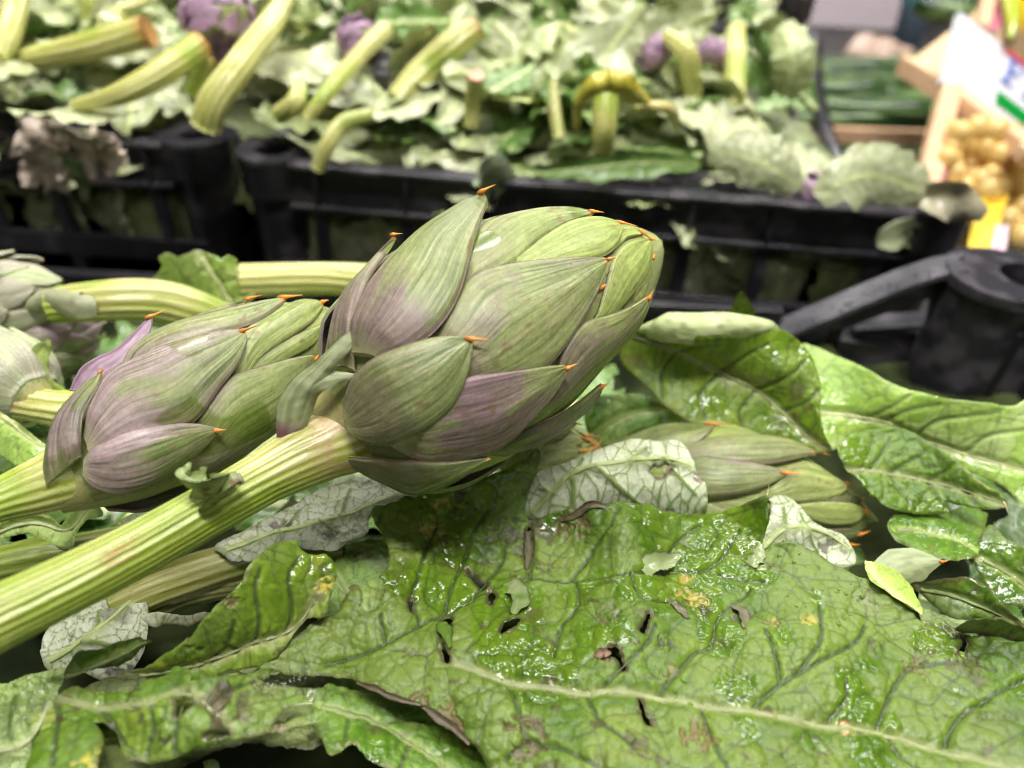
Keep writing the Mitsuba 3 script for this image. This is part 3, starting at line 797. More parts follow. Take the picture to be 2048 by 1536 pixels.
# wooden box of courgettes
k = thing('wooden_box', 'low pale wooden box holding dark green courgettes', 'box')
a, b_, c_ = p1(1625, 268, .98), p1(1890, 278, .98), p1(1580, 190, 1.2)
part(k, 'front_slat', beam(a, b_, .010, .020), 'mat_wood', 30)
part(k, 'front_slat', beam(a - [0, 0, .06], b_ - [0, 0, .06], .010, .022), 'mat_wood', 30)
part(k, 'side_slat', beam(c_, p1(1640, 265, .985), .010, .026), 'mat_wood', 30)
part(k, 'corner_post', beam(a + [.004, .008, .004], a + [.004, .008, -.14], .018, .018, up=(0, 1, 0)), 'mat_wood', 30)
M = frame(a + [0, .01, -.15], b_ - a)
fl = box(0, .5, 0, .34, 0, .006); fl.apply_transform(M); part(k, 'floor', fl, 'mat_wood', 30)
r3 = np.random.default_rng(5)
courg = []
for row in range(6):
    for i in range(3):
        d0 = 1.02 + .055 * row
        x = 1640 + 95 * i + r3.uniform(-25, 25) + 20 * (row % 2); y = 238 - 21 * row + r3.uniform(-12, 12)
        courg.append((x, y, d0, r3.uniform(-.2, .2)))
for i in range(3):
    courg.append((1690 + 75 * i, 315 + 8 * i, 1.03, r3.uniform(-.1, .1)))
desc = ['in the box behind the wooden rail']
for j, (x, y, d0, ang) in enumerate(courg):
    k = thing('courgette', 'dark green courgette lying in the low wooden box', 'courgette', 'courgettes in the wooden box')
    q = p1(x, y, d0); ax = np.array([math.cos(ang), math.sin(ang), .02])
    t = np.linspace(-1, 1, 26); R = r3.uniform(.015, .021) * np.clip(1 - np.abs(t) ** 6, 0.02, 1) ** .5 * (1 + .12 * t)
    tb = tube(q + t[:, None] * ax * .095 + np.array([0, 0, .008]) * (t ** 2)[:, None], R, 16)
    part(k, 'body', tb, 'mat_courgette', True)
    tb2 = tube(q + np.linspace(.093, .115, 5)[:, None] * ax, [.008, .007, .007, .008, .009], 10)
    part(k, 'stalk_end', tb2, 'mat_strand_end', True)

# pale round mushrooms at the back
for j, (x, y, r) in enumerate(((1722, 112, .030), (1765, 118, .034), (1800, 122, .026), (1742, 142, .03), (1782, 148, .03), (1815, 146, .024), (1728, 92, .022))):
    k = thing('mushroom', 'pale brown mushroom in the small heap in front of the white pillar', 'mushroom', 'mushrooms in front of the pillar')
    q = p1(x, y, 1.4 - .02 * (y - 110) / 10)
    prof = np.array([[0, 1], [.5, .9], [.85, .55], [1, .1], [.9, -.12], [.4, -.1], [.32, -.2], [.3, -.6], [0, -.62]]) * r
    m = trimesh.creation.revolve(catmull(prof, 40), sections=28)
    m.apply_transform(trimesh.transformations.rotation_matrix(r3.uniform(-.9, .9), [1, r3.uniform(-1, 1), 0])); m.apply_translation(q)
    part(k, 'cap', m, 'mat_mushroom', True)
k = thing('wooden_tray', 'small brown wooden tray behind the mushrooms', 'tray')
part(k, 'back_board', beam(p1(1712, 84, 1.5), p1(1775, 92, 1.5), .006, .03), 'mat_wood', 30)
part(k, 'side_board', beam(p1(1700, 175, 1.42), p1(1708, 90, 1.5), .006, .04), 'mat_wood', 30)

# the crate with the white printed end board, and the fruit below it
kb = thing('fruit_crate', 'wooden fruit crate with a white end board, blue letters and a green stripe', 'crate')
bl, tl = p1(1886, 163, .70), p1(1922, 19, .735)
rb_ = ray(np.array(2062.), np.array(296.)); d_br = ((tl - bl) @ (bl - CAM)) / ((tl - bl) @ rb_)
br = CAM + rb_ * d_br
MQ = quad_frame(bl, br, tl)
Lq, Hq = np.linalg.norm(br - bl) * 1.25, np.linalg.norm(tl - bl) * .97
bd = box(0, Lq, 0, Hq, -.006, 0); bd.apply_transform(MQ)
part(kb, 'end_board', bd, 'mat_board', False, label='white printed end board')
def onb(m, x, y, z=.0015):
    m = m.copy(); m.apply_translation([x, y, z]); m.apply_transform(MQ); return m
scene['mat_board'] = {'type': 'principled', 'base_color': {'type': 'rgb', 'value': [.68, .66, .69]}, 'roughness': .35}
scene['mat_blue'] = {'type': 'principled', 'base_color': {'type': 'rgb', 'value': [.08, .14, .42]}, 'roughness': .4}
scene['mat_green'] = {'type': 'principled', 'base_color': {'type': 'rgb', 'value': [.0, .26, .03]}, 'roughness': .4}
scene['mat_red'] = {'type': 'principled', 'base_color': {'type': 'rgb', 'value': [.7, .04, .04]}, 'roughness': .4}
scene['mat_twig'] = {'type': 'principled', 'base_color': {'type': 'rgb', 'value': [.1, .035, .015]}, 'roughness': .6}
def boardpt(x, y):
    """where the view ray meets the board, in its own coordinates"""
    r = ray(np.array(float(x)), np.array(float(y))); n = MQ[:3, 2]; t = ((MQ[:3, 3] - CAM) @ n) / (r @ n)
    q = CAM + r * t - MQ[:3, 3]; return q @ MQ[:3, 0], q @ MQ[:3, 1]
l0, l1 = boardpt(2001, 163), boardpt(2014, 108)
hgt = abs(l1[1] - l0[1]) * 1.0
def serif_letter(ch):
    """slab-serif capitals F and L, unit height"""
    b = {'F': [(0.18, 0, .36, 1), (.0, 0, .56, .07), (0.0, .93, .86, 1), (.36, .5, .62, .57), (.56, .4, .62, .67), (.78, .72, .86, 1)],
         'L': [(.18, 0, .36, 1), (0, .93, .54, 1), (0, 0, .86, .07), (.78, 0, .86, .3)]}[ch]
    return shapely.union_all([shapely.box(*q) for q in b])
cx = l0[0]
for ch in 'FL':
    m = trimesh.creation.extrude_polygon(shapely.affinity.skew(shapely.affinity.scale(serif_letter(ch), hgt * .72, hgt, origin=(0, 0)), 6), .0012, engine='earcut')
    part(kb, 'letter', onb(m, cx, l0[1], .0004), 'mat_blue', False)
    cx += hgt * .74
s0, s1 = boardpt(1989, 206), boardpt(1994, 184)
st = box(0, .12, min(s0[1], s1[1]), max(s0[1], s1[1]) + .001, 0, .0012); part(kb, 'stripe', onb(st, s0[0], 0, .0004), 'mat_green', False)
rx = boardpt(2016, 66); st = box(0, .03, 0, .006, 0, .0012); part(kb, 'stripe', onb(st, rx[0], min(rx[1], Hq - .008), .0004), 'mat_red', False, label='red stripe along the top edge')
part(kb, 'lower_rail', beam(p1(1806, 130, .82), p1(1912, 196, .70), .012, .020), 'mat_wood', 30)
part(kb, 'lower_rail', beam(p1(1905, 190, .705), p1(2075, 318, .595), .012, .016), 'mat_wood', 30)
part(kb, 'corner_post', beam(p1(1898, 185, .705), p1(1845, 396, .62), .019, .017, up=(1, 0, 0)), 'mat_wood', 30)
part(kb, 'corner_post', beam(p1(1962, 60, .75), p1(1988, -60, .80), .013, .012, up=(1, 0, 0)), 'mat_wood', 30)
for i, (x, y) in enumerate(((1935, 214), (1975, 248), (2010, 276), (2042, 300))):
    part(kb, 'slat_end', beam(p1(x - 10, y - 2, .69 - .03 * i), p1(x + 12, y + 13, .685 - .03 * i), .008, .012), 'mat_wood', 30)
# small cream box with a pink band
kc = thing('cream_box', 'small cream cardboard box with a pink band, behind the white end board', 'box')
q0, q1, q2 = p1(1826, 118, .86), p1(1900, 165, .80), p1(1852, 22, .89)
MC2 = quad_frame(q0, q1, q2); Lc, Hc = .075, np.linalg.norm(q2 - q0) * .95
scene['mat_cream'] = {'type': 'principled', 'base_color': {'type': 'rgb', 'value': [.78, .56, .32]}, 'roughness': .6}
scene['mat_pink'] = {'type': 'principled', 'base_color': {'type': 'rgb', 'value': [.68, .22, .45]}, 'roughness': .5}
m = box(0, Lc, 0, Hc, -.05, 0); m.apply_transform(MC2); part(kc, 'body', m, 'mat_cream', False)
m = box(.012, Lc * .95, Hc * .52, Hc * .70, .0003, .0012); m.apply_transform(MC2); part(kc, 'band', m, 'mat_pink', False)
for i, (x, y) in enumerate(((1885, 22), (1905, 8), (1925, 30))):
    k = thing('courgette', 'dark green courgette on top of the small cream box', 'courgette', 'courgettes on the cream box')
    q = p1(x, y, .88); ax = np.array([.9, -.3, -.1]); t = np.linspace(-1, 1, 20)
    tb = tube(q + t[:, None] * ax * .035, .013 * np.clip(1 - np.abs(t) ** 5, .02, 1) ** .5, 14); part(k, 'body', tb, 'mat_courgette', True)
# grapes
kg = thing('bunch_of_grapes', 'bunch of large amber grapes hanging below the white end board', 'grapes')
r3 = np.random.default_rng(12)
pos = [(1925, 280), (1962, 268), (1995, 305), (1948, 322), (1905, 315), (1985, 340), (2025, 330), (1920, 355), (1960, 365), (2002, 375), (2040, 372), (1940, 392), (1985, 405), (2022, 412), (1968, 300), (2045, 415), (2030, 450), (2052, 480), (1912, 262), (1990, 268), (1950, 405), (1930, 300), (2010, 440), (2052, 300), (1975, 440), (1900, 290), (2048, 340), (1975, 375), (2015, 300)] + [(1895 + 32 * i + 16 * (j % 2), 262 + 30 * j) for j in range(8) for i in range(5)]
ico = trimesh.creation.icosphere(subdivisions=3)
for (x, y) in pos:
    q = p1(x + r3.uniform(-5, 5), y + r3.uniform(-5, 5), r3.uniform(.63, .68)); rr = r3.uniform(.0080, .0104)
    v = ico.vertices * rr * np.array([1, 1, 1.12]) + q
    part(kg, 'grape', (v, ico.faces), 'mat_grape', True)
part(kg, 'stalk', tube(np.array([p1(1960, 240, .66), p1(1965, 320, .66), p1(1990, 400, .65)]), .002, 8), 'mat_twig', True)
def flat_col(a, b): return lambda U, V, p: lerp(a, b, nz(p * 60))
k = thing('yellow_paper', 'crumpled yellow paper under the grapes', 'paper'); strips(k, 'sheet', np.array([p1(1955, 530, .60), p1(1968, 470, .61), p1(1985, 410, .63), p1(1998, 385, .65)]), [.008, .010, .009, .006], [.006, -.006, .008, .004], mat='mat_any', colf=flat_col([.75, .5, .02], [.85, .68, .08]))
k = thing('pink_ribbon', 'pink and white ribbon hanging under the grapes', 'ribbon'); strips(k, 'band', np.array([p1(1990, 530, .59), p1(1998, 490, .595), p1(2006, 450, .60)]), [.0045, .005, .004], [.001, .001, .001], mat='mat_any', colf=lambda U, V, p: lerp([.8, .12, .32], [.8, .65, .7], ss(.1, .3, np.abs(U))))
k = thing('pink_ribbon', 'thin pink ribbon along the wooden post beside the grapes', 'ribbon'); strips(k, 'band', np.array([p1(1872, 395, .622), p1(1880, 350, .63), p1(1886, 310, .64)]), [.003, .004, .003], [.001, .001, .001], mat='mat_any', colf=flat_col([.55, .12, .25], [.7, .4, .45]))
# bright things at the top right corner
k = thing('pink_wrapper', 'pink paper wrapper standing above the white end board', 'wrapper'); strips(k, 'sheet', np.array([p1(1982, 60, .76), p1(1984, 10, .78), p1(1990, -50, .8)]), [.009, .012, .012], [.004, .003, .003], mat='mat_any', colf=flat_col([.75, .18, .32], [.85, .35, .45]))
k = thing('brown_twig', 'dark brown twig at the top right', 'twig'); part(k, 'wood', tube(np.array([p1(2020, 80, .74), p1(2012, 20, .76), p1(2008, -50, .79)]), .005, 10), 'mat_twig', True)
k = thing('yellow_pepper', 'bright yellow pepper cut off by the top right corner', 'pepper')
v = ico.vertices; rad = .03 * (1 + .12 * np.cos(4 * np.arctan2(v[:, 1], v[:, 0]))) * (1 - .18 * v[:, 2]); part(k, 'body', (v * rad[:, None] * [1, 1, 1.3] + p1(2085, 22, .84), ico.faces), 'mat_gloss', True, np.tile([.82, .55, .01], (len(v), 1)))
k = thing('green_chilli', 'pale green chilli at the top right beside the yellow pepper', 'chilli'); tb = tube(np.array([p1(2022, 78, .73), p1(2026, 40, .74), p1(2018, -10, .76), p1(2030, -50, .78)]), [.002, .007, .008, .006], 12); part(k, 'body', tb, 'mat_gloss', True, np.tile([.38, .45, .05], (len(tb[0]), 1)))

# ------------------------------------------------------------------ the heaps of trimmed artichokes in the crates behind
def wall_y(x): return np.where(np.asarray(x) > -.2, .472 - .0665 * (np.asarray(x) + .194), .489)


def heap_z(x, y):
    q = np.stack([np.asarray(x) * 7, np.asarray(y) * 7, np.asarray(x) * 0 + 3], -1)
    d = np.asarray(y) - wall_y(x)
    back = .03 * ss(.84, .95, np.asarray(y)) * ss(.0, .06, np.asarray(x))
    edge = ss(.0, .09, d)
    return -.012 + .042 * edge + .035 * (fb(q, 2) - .4) * edge - .09 * ss(.22, .32, np.asarray(x)) * ss(.47, .55, np.asarray(y)) - back


xs, ys = np.linspace(-.75, .30, 120), np.linspace(.47, 1.5, 110)
X, Y = np.meshgrid(xs, ys); Y = wall_y(X) + .022 + (Y - .47) * 1.1; Z = heap_z(X, Y) - .045
hv = np.stack([X, Y, Z + .02 * (fb(np.stack([X * 40, Y * 40, X * 0], -1), 3) - .5)], -1)
hc = lerp([.07, .10, .03], [.30, .34, .17], ss(.35, .65, fb(hv * 35, 3)))
labels['leaf_heap'] = {'label': 'mass of leaves deep inside the rear crates', 'category': 'leaves', 'kind': 'stuff'}
put('leaf_heap', (hv.reshape(-1, 3), grid_faces(110, 120)), 'mat_far', True, hc.reshape(-1, 3))


def far_leaf(seed, Lf, Wf, bend, fold, tw=0.0, n=46, m=27):
    """a wrinkled leaf about its own middle; its uv are metres across and the way along"""
    v = np.linspace(0, 1, n); u = np.linspace(-1, 1, m)
    V, U = np.meshgrid(v, u, indexing='ij')
    w = np.interp(v, [0, .08, .3, .55, .8, .95, 1], [.10, .35, .85, 1.0, .75, .3, .02])[:, None]
    lob = 1 - .16 * (np.sin(V * 19 + seed + np.sign(U) * .7) > .35) * np.abs(U) ** 3
    x = U * w * Wf * lob
    y = (V - .5) * Lf
    z = bend * Lf * ((V - .5) ** 2) * 2 + fold * np.abs(x) + .30 * Wf * (fb(np.stack([x / Wf * 3.2 + seed, V * 6, V * 0 + seed], -1), 3) - .5) + .34 * Wf * np.abs(U) ** 2 * (nz(np.stack([np.sign(U) * 3 + seed, V * 11, V * 0], -1)) - .5)
    a = tw * (V - .5)
    x2, z2 = x * np.cos(a) - z * np.sin(a), x * np.sin(a) + z * np.cos(a)
    z2 = z2 + np.exp(-(x / .004) ** 2) * .003
    return (np.stack([x2, y, z2], -1).reshape(-1, 3), grid_faces(n, m)), np.stack([U * w, V + seed], -1).reshape(-1, 2)


def far_mat(key, pal):
    def fn(p, n, uv):
        s = dr.floor(uv.y); v = uv.y - s; side = dr.abs(uv.x)
        ph = v * 11 + 3.2 * side + s * .37; ph = ph - dr.floor(ph)
        vein = mikit.smoothstep(.14, .03, dr.minimum(ph, 1 - ph)) * .6
        c = mikit.mix(pal[0], pal[1], dr.clip(1.5 * mikit.fbm(p.x * 70, p.y * 70, p.z * 70, 2) - .25 + .5 * (mikit.noise(p.x * 420, p.y * 420, p.z * 420) - .5), 0, 1))
        c = mikit.mix(c, pal[2], vein)
        return mikit.mix(c, (.52, .58, .26), mikit.smoothstep(.09, .03, side))
    scene[key] = two({'type': 'principled', 'base_color': mikit.proc(fn), 'roughness': .34, 'specular': .6})


PF = ((.26, .295, .13), (.52, .54, .345), (.26, .32, .12))
GF = ((.05, .12, .018), (.15, .26, .06), (.28, .36, .14))
MF = ((.20, .26, .08), (.46, .50, .25), (.2, .27, .08))
YF = ((.34, .38, .08), (.54, .56, .20), (.35, .38, .1))
for q, pal in (('pale', PF), ('grey', MF), ('green', GF), ('yellow', YF)): far_mat('mat_heap_' + q, pal)
protos, meshes_ = [], []
for i, (mt, nm) in enumerate((('pale', 'pale'),) * 7 + (('grey', 'grey-green'),) * 3 + (('green', 'green'),) * 2 + (('yellow', 'yellow-green'),)):
    r = np.random.default_rng(100 + i)
    m_, u_ = far_leaf(i * 3 + 1, r.uniform(.09, .14), r.uniform(.026, .042), r.uniform(-.6, .3), r.uniform(-.4, .7), r.uniform(-1.2, 1.2))
    meshes_.append((m_, u_, 'mat_heap_' + mt))
    protos.append((mikit.ply(m_, 'mat_heap_' + mt, smooth=True, uv=u_), nm))
txt = {'pale': 'pale grey-green underside of an artichoke leaf heaped in the crates behind', 'grey-green': 'grey-green artichoke leaf heaped in the crates behind', 'green': 'dark green upper side of an artichoke leaf heaped in the crates behind', 'yellow-green': 'yellow-green artichoke leaf heaped in the crates behind'}
grp = {'pale': 'pale leaves heaped in the rear crates', 'grey-green': 'grey-green leaves heaped in the rear crates', 'green': 'dark green leaves heaped in the rear crates', 'yellow-green': 'yellow-green leaves heaped in the rear crates'}
r4 = np.random.default_rng(44)


def place_leaf(x, y, z, az, pitch, roll, sc=1.0, p=None):
    d, nm = protos[r4.integers(len(protos)) if p is None else p]
    k = thing('heaped_leaf', txt[nm], 'leaf', grp[nm])
    to = T().translate([x, y, z]).rotate([0, 0, 1], az).rotate([1, 0, 0], pitch).rotate([0, 1, 0], roll).scale(sc)
    scene[k] = {**d, 'to_world': to}


for row in range(15):
    yy = .488 + .030 * row + .0014 * row * row
    for x in np.arange(-.60 - .1 * (row > 8), .30, .050 + .0018 * row):
        x = x + r4.uniform(-.025, .025); y = yy - .488 + float(wall_y(x)) + (.046 if row == 0 else .036) + r4.uniform(-.006, .016)
        if x > (.175 if y < .66 else .215 if y < .82 else .25): continue
        if y > .86 and x > .04: continue
        if abs(x + .205) < .05 and y < .56: continue
        lim = 14 if row < 2 else 50
        z = heap_z(x, y) + r4.uniform(-.012, .012) - (.010 if row < 1 else 0)
        place_leaf(x, y, float(z), r4.uniform(-180, 180) if row > 0 else r4.choice([90, -90]) + r4.uniform(-35, 35), r4.uniform(-lim, lim), r4.uniform(-lim, lim), r4.uniform(.65, 1.0) * (.8 if row < 1 else 1))
# smaller scraps and torn pieces between them, past counting
for mt in ('pale', 'grey', 'green'):
    vs, fs, us, at = [], [], [], 0
    for j in range(430):
        (mv, mf), mu, mk = meshes_[r4.integers(len(meshes_))]
        if mk != 'mat_heap_' + mt: continue
        x = r4.uniform(-.62, .27); y = float(wall_y(x)) + .026 + .72 * r4.uniform(0, 1) ** 1.4
        if abs(x + .205) < .052 and y < .56: continue
        if x > (.19 if y < .66 else .225 if y < .82 else .25) or (y > .86 and x > .04): continue
        lim = .3 if y < .55 else 1.1
        R = trimesh.transformations.euler_matrix(r4.uniform(-lim, lim), r4.uniform(-lim, lim), r4.uniform(-3.1, 3.1))[:3, :3] * r4.uniform(.4, .7)
        v = mv @ R.T + [x, y, float(heap_z(x, y)) + r4.uniform(-.002, .020 if y > .56 else .002) - (.012 if y < .53 else 0)]
        mf4 = mf[:, [0, 1, 2, 0, 2, 3]].reshape(-1, 3); vs.append(v); fs.append(mf4 + at); us.append(mu); at += len(v)
    q = put('leaf_heap__' + {'pale': 'pale_scraps', 'grey': 'grey_scraps', 'green': 'green_scraps'}[mt], (np.vstack(vs), np.vstack(fs)), 'mat_heap_' + mt, True, None, np.vstack(us))
    labels[q] = {'kind': 'stuff'}
# leaves seen through the openings of the crate walls
for x in np.arange(-.58, .28, .030):
    if abs(x + .205) < .03: continue
    wy = float(wall_y(x))
    place_leaf(x + r4.uniform(-.01, .01), wy + r4.uniform(.026, .040), r4.uniform(-.080, -.052), r4.uniform(-25, 25) + r4.choice([0, 180]), r4.uniform(60, 105), r4.uniform(-40, 40), .75, p=int(r4.choice([0, 1, 2, 3, 5, 7, 8])))


def far_stalk(label, px, zs, r, cut1=(.45, .22, .06), seed=0, **kw):
    px = np.asarray(px, float)
    k = thing('artichoke_stalk', label, 'stalk', None)
    kw['tint'] = kw.get('tint', 1) * 1.12
    m_, c_, u_ = stalk(PZ(px[:, 0], px[:, 1], np.asarray(zs, float)), [.66 * q for q in r], ribs=11, res=(60, 80), seed=seed, cut1=cut1, amp=.07, green=-.12, **kw)
    part(k, 'stem', m_, 'mat_stem', True, c_, u_)
    q = PZ(px[:1, 0], px[:1, 1], np.array([zs[0]]))[0]
    if px[0, 1] < 222: place_leaf(q[0] + .004, q[1] - .010, q[2] - .004, r4.uniform(60, 120), r4.uniform(-12, 12), r4.uniform(-25, 25), .5, p=int(r4.choice([0, 1, 2, 5])))
    return k
FS = far_stalk
FS('thick stalk with a brown cut end, nearest the top left corner, pointing right', c0('-40,140 60,118 180,92 300,62'), [.035, .045, .055, .065], [.007, .0105, .0135, .0145], seed=51, tint=1.05)
FS('tapering stalk with an orange-brown cut end below the purple bud at the top left', c0('150,212 240,188 330,140 405,86'), [.04, .05, .06, .07], [.005, .0085, .0115, .0115], seed=52, tint=1.05)
FS('yellowing stalk stub beside the orange-brown cut end', c0('378,190 400,150 420,112'), [.04, .05, .06], [.006, .0075, .0075], seed=53, tint=.95, cut1=(.7, .35, .1))
FS('long curved pale stalk rising past the purple bud towards the top edge', c0('412,250 430,200 480,130 540,50 580,-20'), [.03, .045, .06, .07, .075], [.0135, .0125, .012, .010, .009], seed=54, tint=1.08)
FS('stalk with an orange end at the very top left corner', c0('-10,120 15,70 30,20 38,-10'), [.05, .06, .07, .075], [.011, .0115, .011, .010], seed=55, tint=1.05, cut1=(.75, .35, .12))
FS('slender stalk leaning right beside the crate edge at the top centre', c0('612,238 660,180 720,110 772,58'), [.03, .045, .055, .065], [.006, .0075, .0085, .0095], seed=56, tint=1.05, cut1=None)
FS('broad flat stalk with a brown end, right of the upright crate edge', c0('790,200 850,140 905,92 955,55'), [.03, .045, .06, .07], [.010, .0145, .0155, .0115], seed=57, tint=.98)
FS('bent pale stalk just behind the rim of the long crate', c0('635,338 655,290 685,248 745,228'), [.005, .02, .03, .035], [.0065, .0075, .008, .006], seed=58, tint=.95, cut1=None)
FS('short stalk with a reddish tip in the middle of the heap', c0('942,250 946,205 952,150'), [.02, .035, .055], [.008, .0085, .0075], seed=59, tint=1.0, cut1=(.7, .32, .2))
FS('pale stalk under the wilted yellow leaf', c0('1205,318 1208,260 1212,205 1222,165'), [.01, .03, .045, .055], [.0095, .0115, .012, .010], seed=60, tint=1.0)
FS('hooked pale stalk between the two purple buds at the right', c0('1385,205 1382,150 1372,105 1335,72'), [.03, .05, .065, .07], [.0105, .011, .0105, .007], seed=61, tint=1.1, cut1=None)
FS('straight pale stalk right of the hooked one', c0('1470,218 1470,160 1472,100 1474,55'), [.03, .045, .06, .07], [.0105, .011, .011, .009], seed=62, tint=1.1, cut1=None)
FS('thin pale stalk in the pale leaf left of the wilted yellow leaf', c0('1118,280 1110,220 1106,160'), [.02, .035, .05], [.006, .006, .004], seed=63, tint=.85, cut1=None)
FS('pale stalk arching at the top left behind the thick one', c0('190,90 215,50 250,20 300,0'), [.05, .06, .065, .07], [.007, .008, .007, .004], seed=64, tint=1.0, cut1=None)
FS('short pale stalk lying in the leaves left of the short reddish-tipped one', c0('560,230 590,205 600,175'), [.03, .04, .045], [.009, .009, .007], seed=65, tint=1.0, cut1=(.6, .5, .15))
# wilted yellow leaf over a stalk
k = thing('artichoke_leaf', 'wilted yellow leaf drooping over a pale stalk in the long crate', 'leaf')
yc = lambda U, V, p: lerp([.36, .30, .02], [.60, .56, .09], nz(p * 90)) * (1 - .45 * ss(.6, .8, nz(p * 160)))[..., None]
strips(k, 'blade', PZ(*(np.array(c0('1152,262 1160,205 1195,168 1232,160').T)), [.035, .055, .068, .068]), [.002, .004, .006, .006], [-.002, -.004, -.005, -.004], mat='mat_far', colf=yc)
strips(k, 'blade', PZ(*(np.array(c0('1215,158 1250,172 1275,192 1300,205').T)), [.07, .066, .058, .05]), [.006, .007, .006, .002], [-.005, -.005, -.004, -.001], mat='mat_far', colf=yc)
strips(k, 'blade', PZ(*(np.array(c0('1270,215 1310,212 1345,225 1355,260').T)), [.045, .05, .045, .03]), [.002, .0035, .0035, .002], [-.002, -.002, -.002, -.001], mat='mat_far', colf=lambda U, V, p: lerp([.45, .38, .1], [.66, .58, .25], nz(p * 90)))
# dry leaves over the rims
dc = lambda U, V, p: lerp([.30, .21, .15], [.70, .60, .50], nz(p * 140)) * (.6 + .6 * nz(p * 60))[..., None]
k = thing('artichoke_leaf', 'withered brown leaf hanging over the rim of the left crate', 'leaf')
strips(k, 'blade', PZ(*(np.array(c0('120,262 100,285 85,320 60,355 45,372').T)), [.02, .012, -.004, -.018, -.022]), [.012, .017, .014, .012, .003], [.006, -.008, .006, -.006, 0], mat='mat_far', colf=dc, n=60, m=31, wr=.016, lob=1.2)
strips(k, 'blade', PZ(*(np.array(c0('150,268 135,300 125,335 115,382').T)), [.022, .006, -.01, -.03]), [.016, .016, .012, .008], [-.008, .008, -.006, .004], mat='mat_far', colf=dc, n=60, m=31, wr=.016, lob=1.2)
strips(k, 'blade', PZ(*(np.array(c0('225,275 205,292 185,322 170,345').T)), [.016, .008, -.006, -.015]), [.008, .014, .012, .004], [.005, -.006, .006, 0], mat='mat_far', colf=dc, n=60, m=31, wr=.016, lob=1.2)
k = thing('artichoke_leaf', 'twisted green strip of leaf hanging over the left crate beside the withered one', 'leaf')
strips(k, 'blade', PZ(*(np.array(c0('175,265 155,300 145,335 165,365 170,402').T)), [.02, .006, -.008, -.022, -.04]), [.007, .008, .005, .005, .002], [.004, -.005, .004, -.003, 0], mat='mat_far', colf=lambda U, V, p: lerp([.1, .18, .05], [.4, .45, .24], ss(.3, .7, nz(p * 90))))
k = thing('artichoke_leaf', 'grey-green leaf hanging over the front rim of the long crate', 'leaf')
strips(k, 'blade', PZ(*(np.array(c0('960,330 985,345 1000,372 1008,400 1010,430').T)), [.025, .012, -.004, -.016, -.03]), [.010, .013, .012, .012, .008], [.006, -.004, -.005, .003, 0], mat='mat_far', colf=lambda U, V, p: lerp([.2, .27, .14], [.42, .47, .31], nz(p * 90)), n=50, m=25)
k = thing('artichoke_leaf', 'withered grey leaf lying on the right corner of the long crate', 'leaf')
strips(k, 'blade', PZ(*(np.array(c0('1850,392 1890,398 1930,412 1970,432').T)), [.012, .014, .010, .004]), [.006, .012, .011, .004], [.006, .007, -.006, 0], mat='mat_far', colf=lambda U, V, p: lerp([.2, .16, .09], [.52, .5, .34], nz(p * 100)), n=50, m=25)
k = thing('artichoke_leaf', 'torn grey leaf hanging through the right end of the long crate wall', 'leaf')
strips(k, 'blade', PY(*(np.array(c0('1790,445 1800,470 1815,480').T)), .433), [.010, .014, .004], [.003, .004, 0], mat='mat_far', colf=lambda U, V, p: lerp([.2, .25, .12], [.4, .43, .26], nz(p * 100)))
# a large pale leaf over the right end, and other big leaves one can tell apart
def big_leaf(label, px, zs, wid, bend, pal, name='artichoke_leaf', seed=0):
    k = thing(name, label, 'leaf')
    q = np.array(px)
    def cf(U, V, p):
        ph = (V * 9 + 1.8 * np.abs(U)) % 1
        c = lerp(pal[0], pal[1], np.clip(nz(p * 260) * .8 + fb(p * 60, 2) * .5 - .1, 0, 1))
        c = lerp(c, pal[2], ss(.16, .04, np.minimum(ph, 1 - ph)) * .75)
        return lerp(c, [.5, .56, .25], ss(.1, .04, np.abs(U)))
    strips(k, 'blade', PZ(q[:, 0], q[:, 1], np.asarray(zs, float)), wid, bend, mat='mat_far', colf=cf, n=80, m=41, thick=.0008, wr=.0018, lob=.8)
    return k
big_leaf('large pale leaf arching over the right end of the long crate', c0('1870,400 1800,365 1740,350 1680,365 1640,400'), [.008, .018, .022, .019, .008], [.006, .015, .020, .017, .007], [-.002, -.003, -.004, -.003, -.001], PF)
big_leaf('long pale leaf with clear veins on the heap left of the large arching one', c0('1420,300 1480,310 1540,335 1600,375'), [.026, .028, .026, .016], [.008, .016, .016, .007], [-.002, -.005, -.005, -.002], PF)
big_leaf('dark green leaf lying along the front of the long crate', c0('1080,345 1180,335 1280,325 1400,330'), [.008, .014, .016, .012], [.004, .008, .008, .003], [.003, .004, .003, 0], GF)
big_leaf('pale leaf hanging at the right end of the second row', c0('1560,50 1585,100 1580,160 1560,205'), [.07, .06, .04, .02], [.008, .015, .015, .006], [-.002, -.004, -.004, 0], MF)
def pbud(label, a, za, b, zb, rad, seed): return bud(label, a, za, b, zb, rad, seed, n=6, mat='mat_bract_purple', spine=False)


# leaves and stalks deeper in the front crate, seen dimly through the gaps
xs, ys = np.linspace(-.35, .29, 110), np.linspace(-.10, .38, 90)
X, Y = np.meshgrid(xs, ys)
fz = -.045 - .02 * ss(.25, .38, Y) + .03 * (fb(np.stack([X * 22, Y * 22, X * 0], -1), 3) - .5) + .012 * (fb(np.stack([X * 90, Y * 30, X * 0], -1), 2) - .5)
fv = np.stack([X, Y, fz], -1)
fc = lerp([.008, .012, .004], [.05, .065, .022], ss(.4, .7, fb(fv * np.array([50, 25, 30]), 3)))  # near-black colours put the shade of the gaps into the bed
labels['leaf_bed'] = {'label': 'bed of leaves and stalks deep in the front crate, coloured near black for the shade', 'category': 'leaves', 'kind': 'stuff'}
put('leaf_bed', (fv.reshape(-1, 3), grid_faces(90, 110)), 'mat_bed', True, fc.reshape(-1, 3))

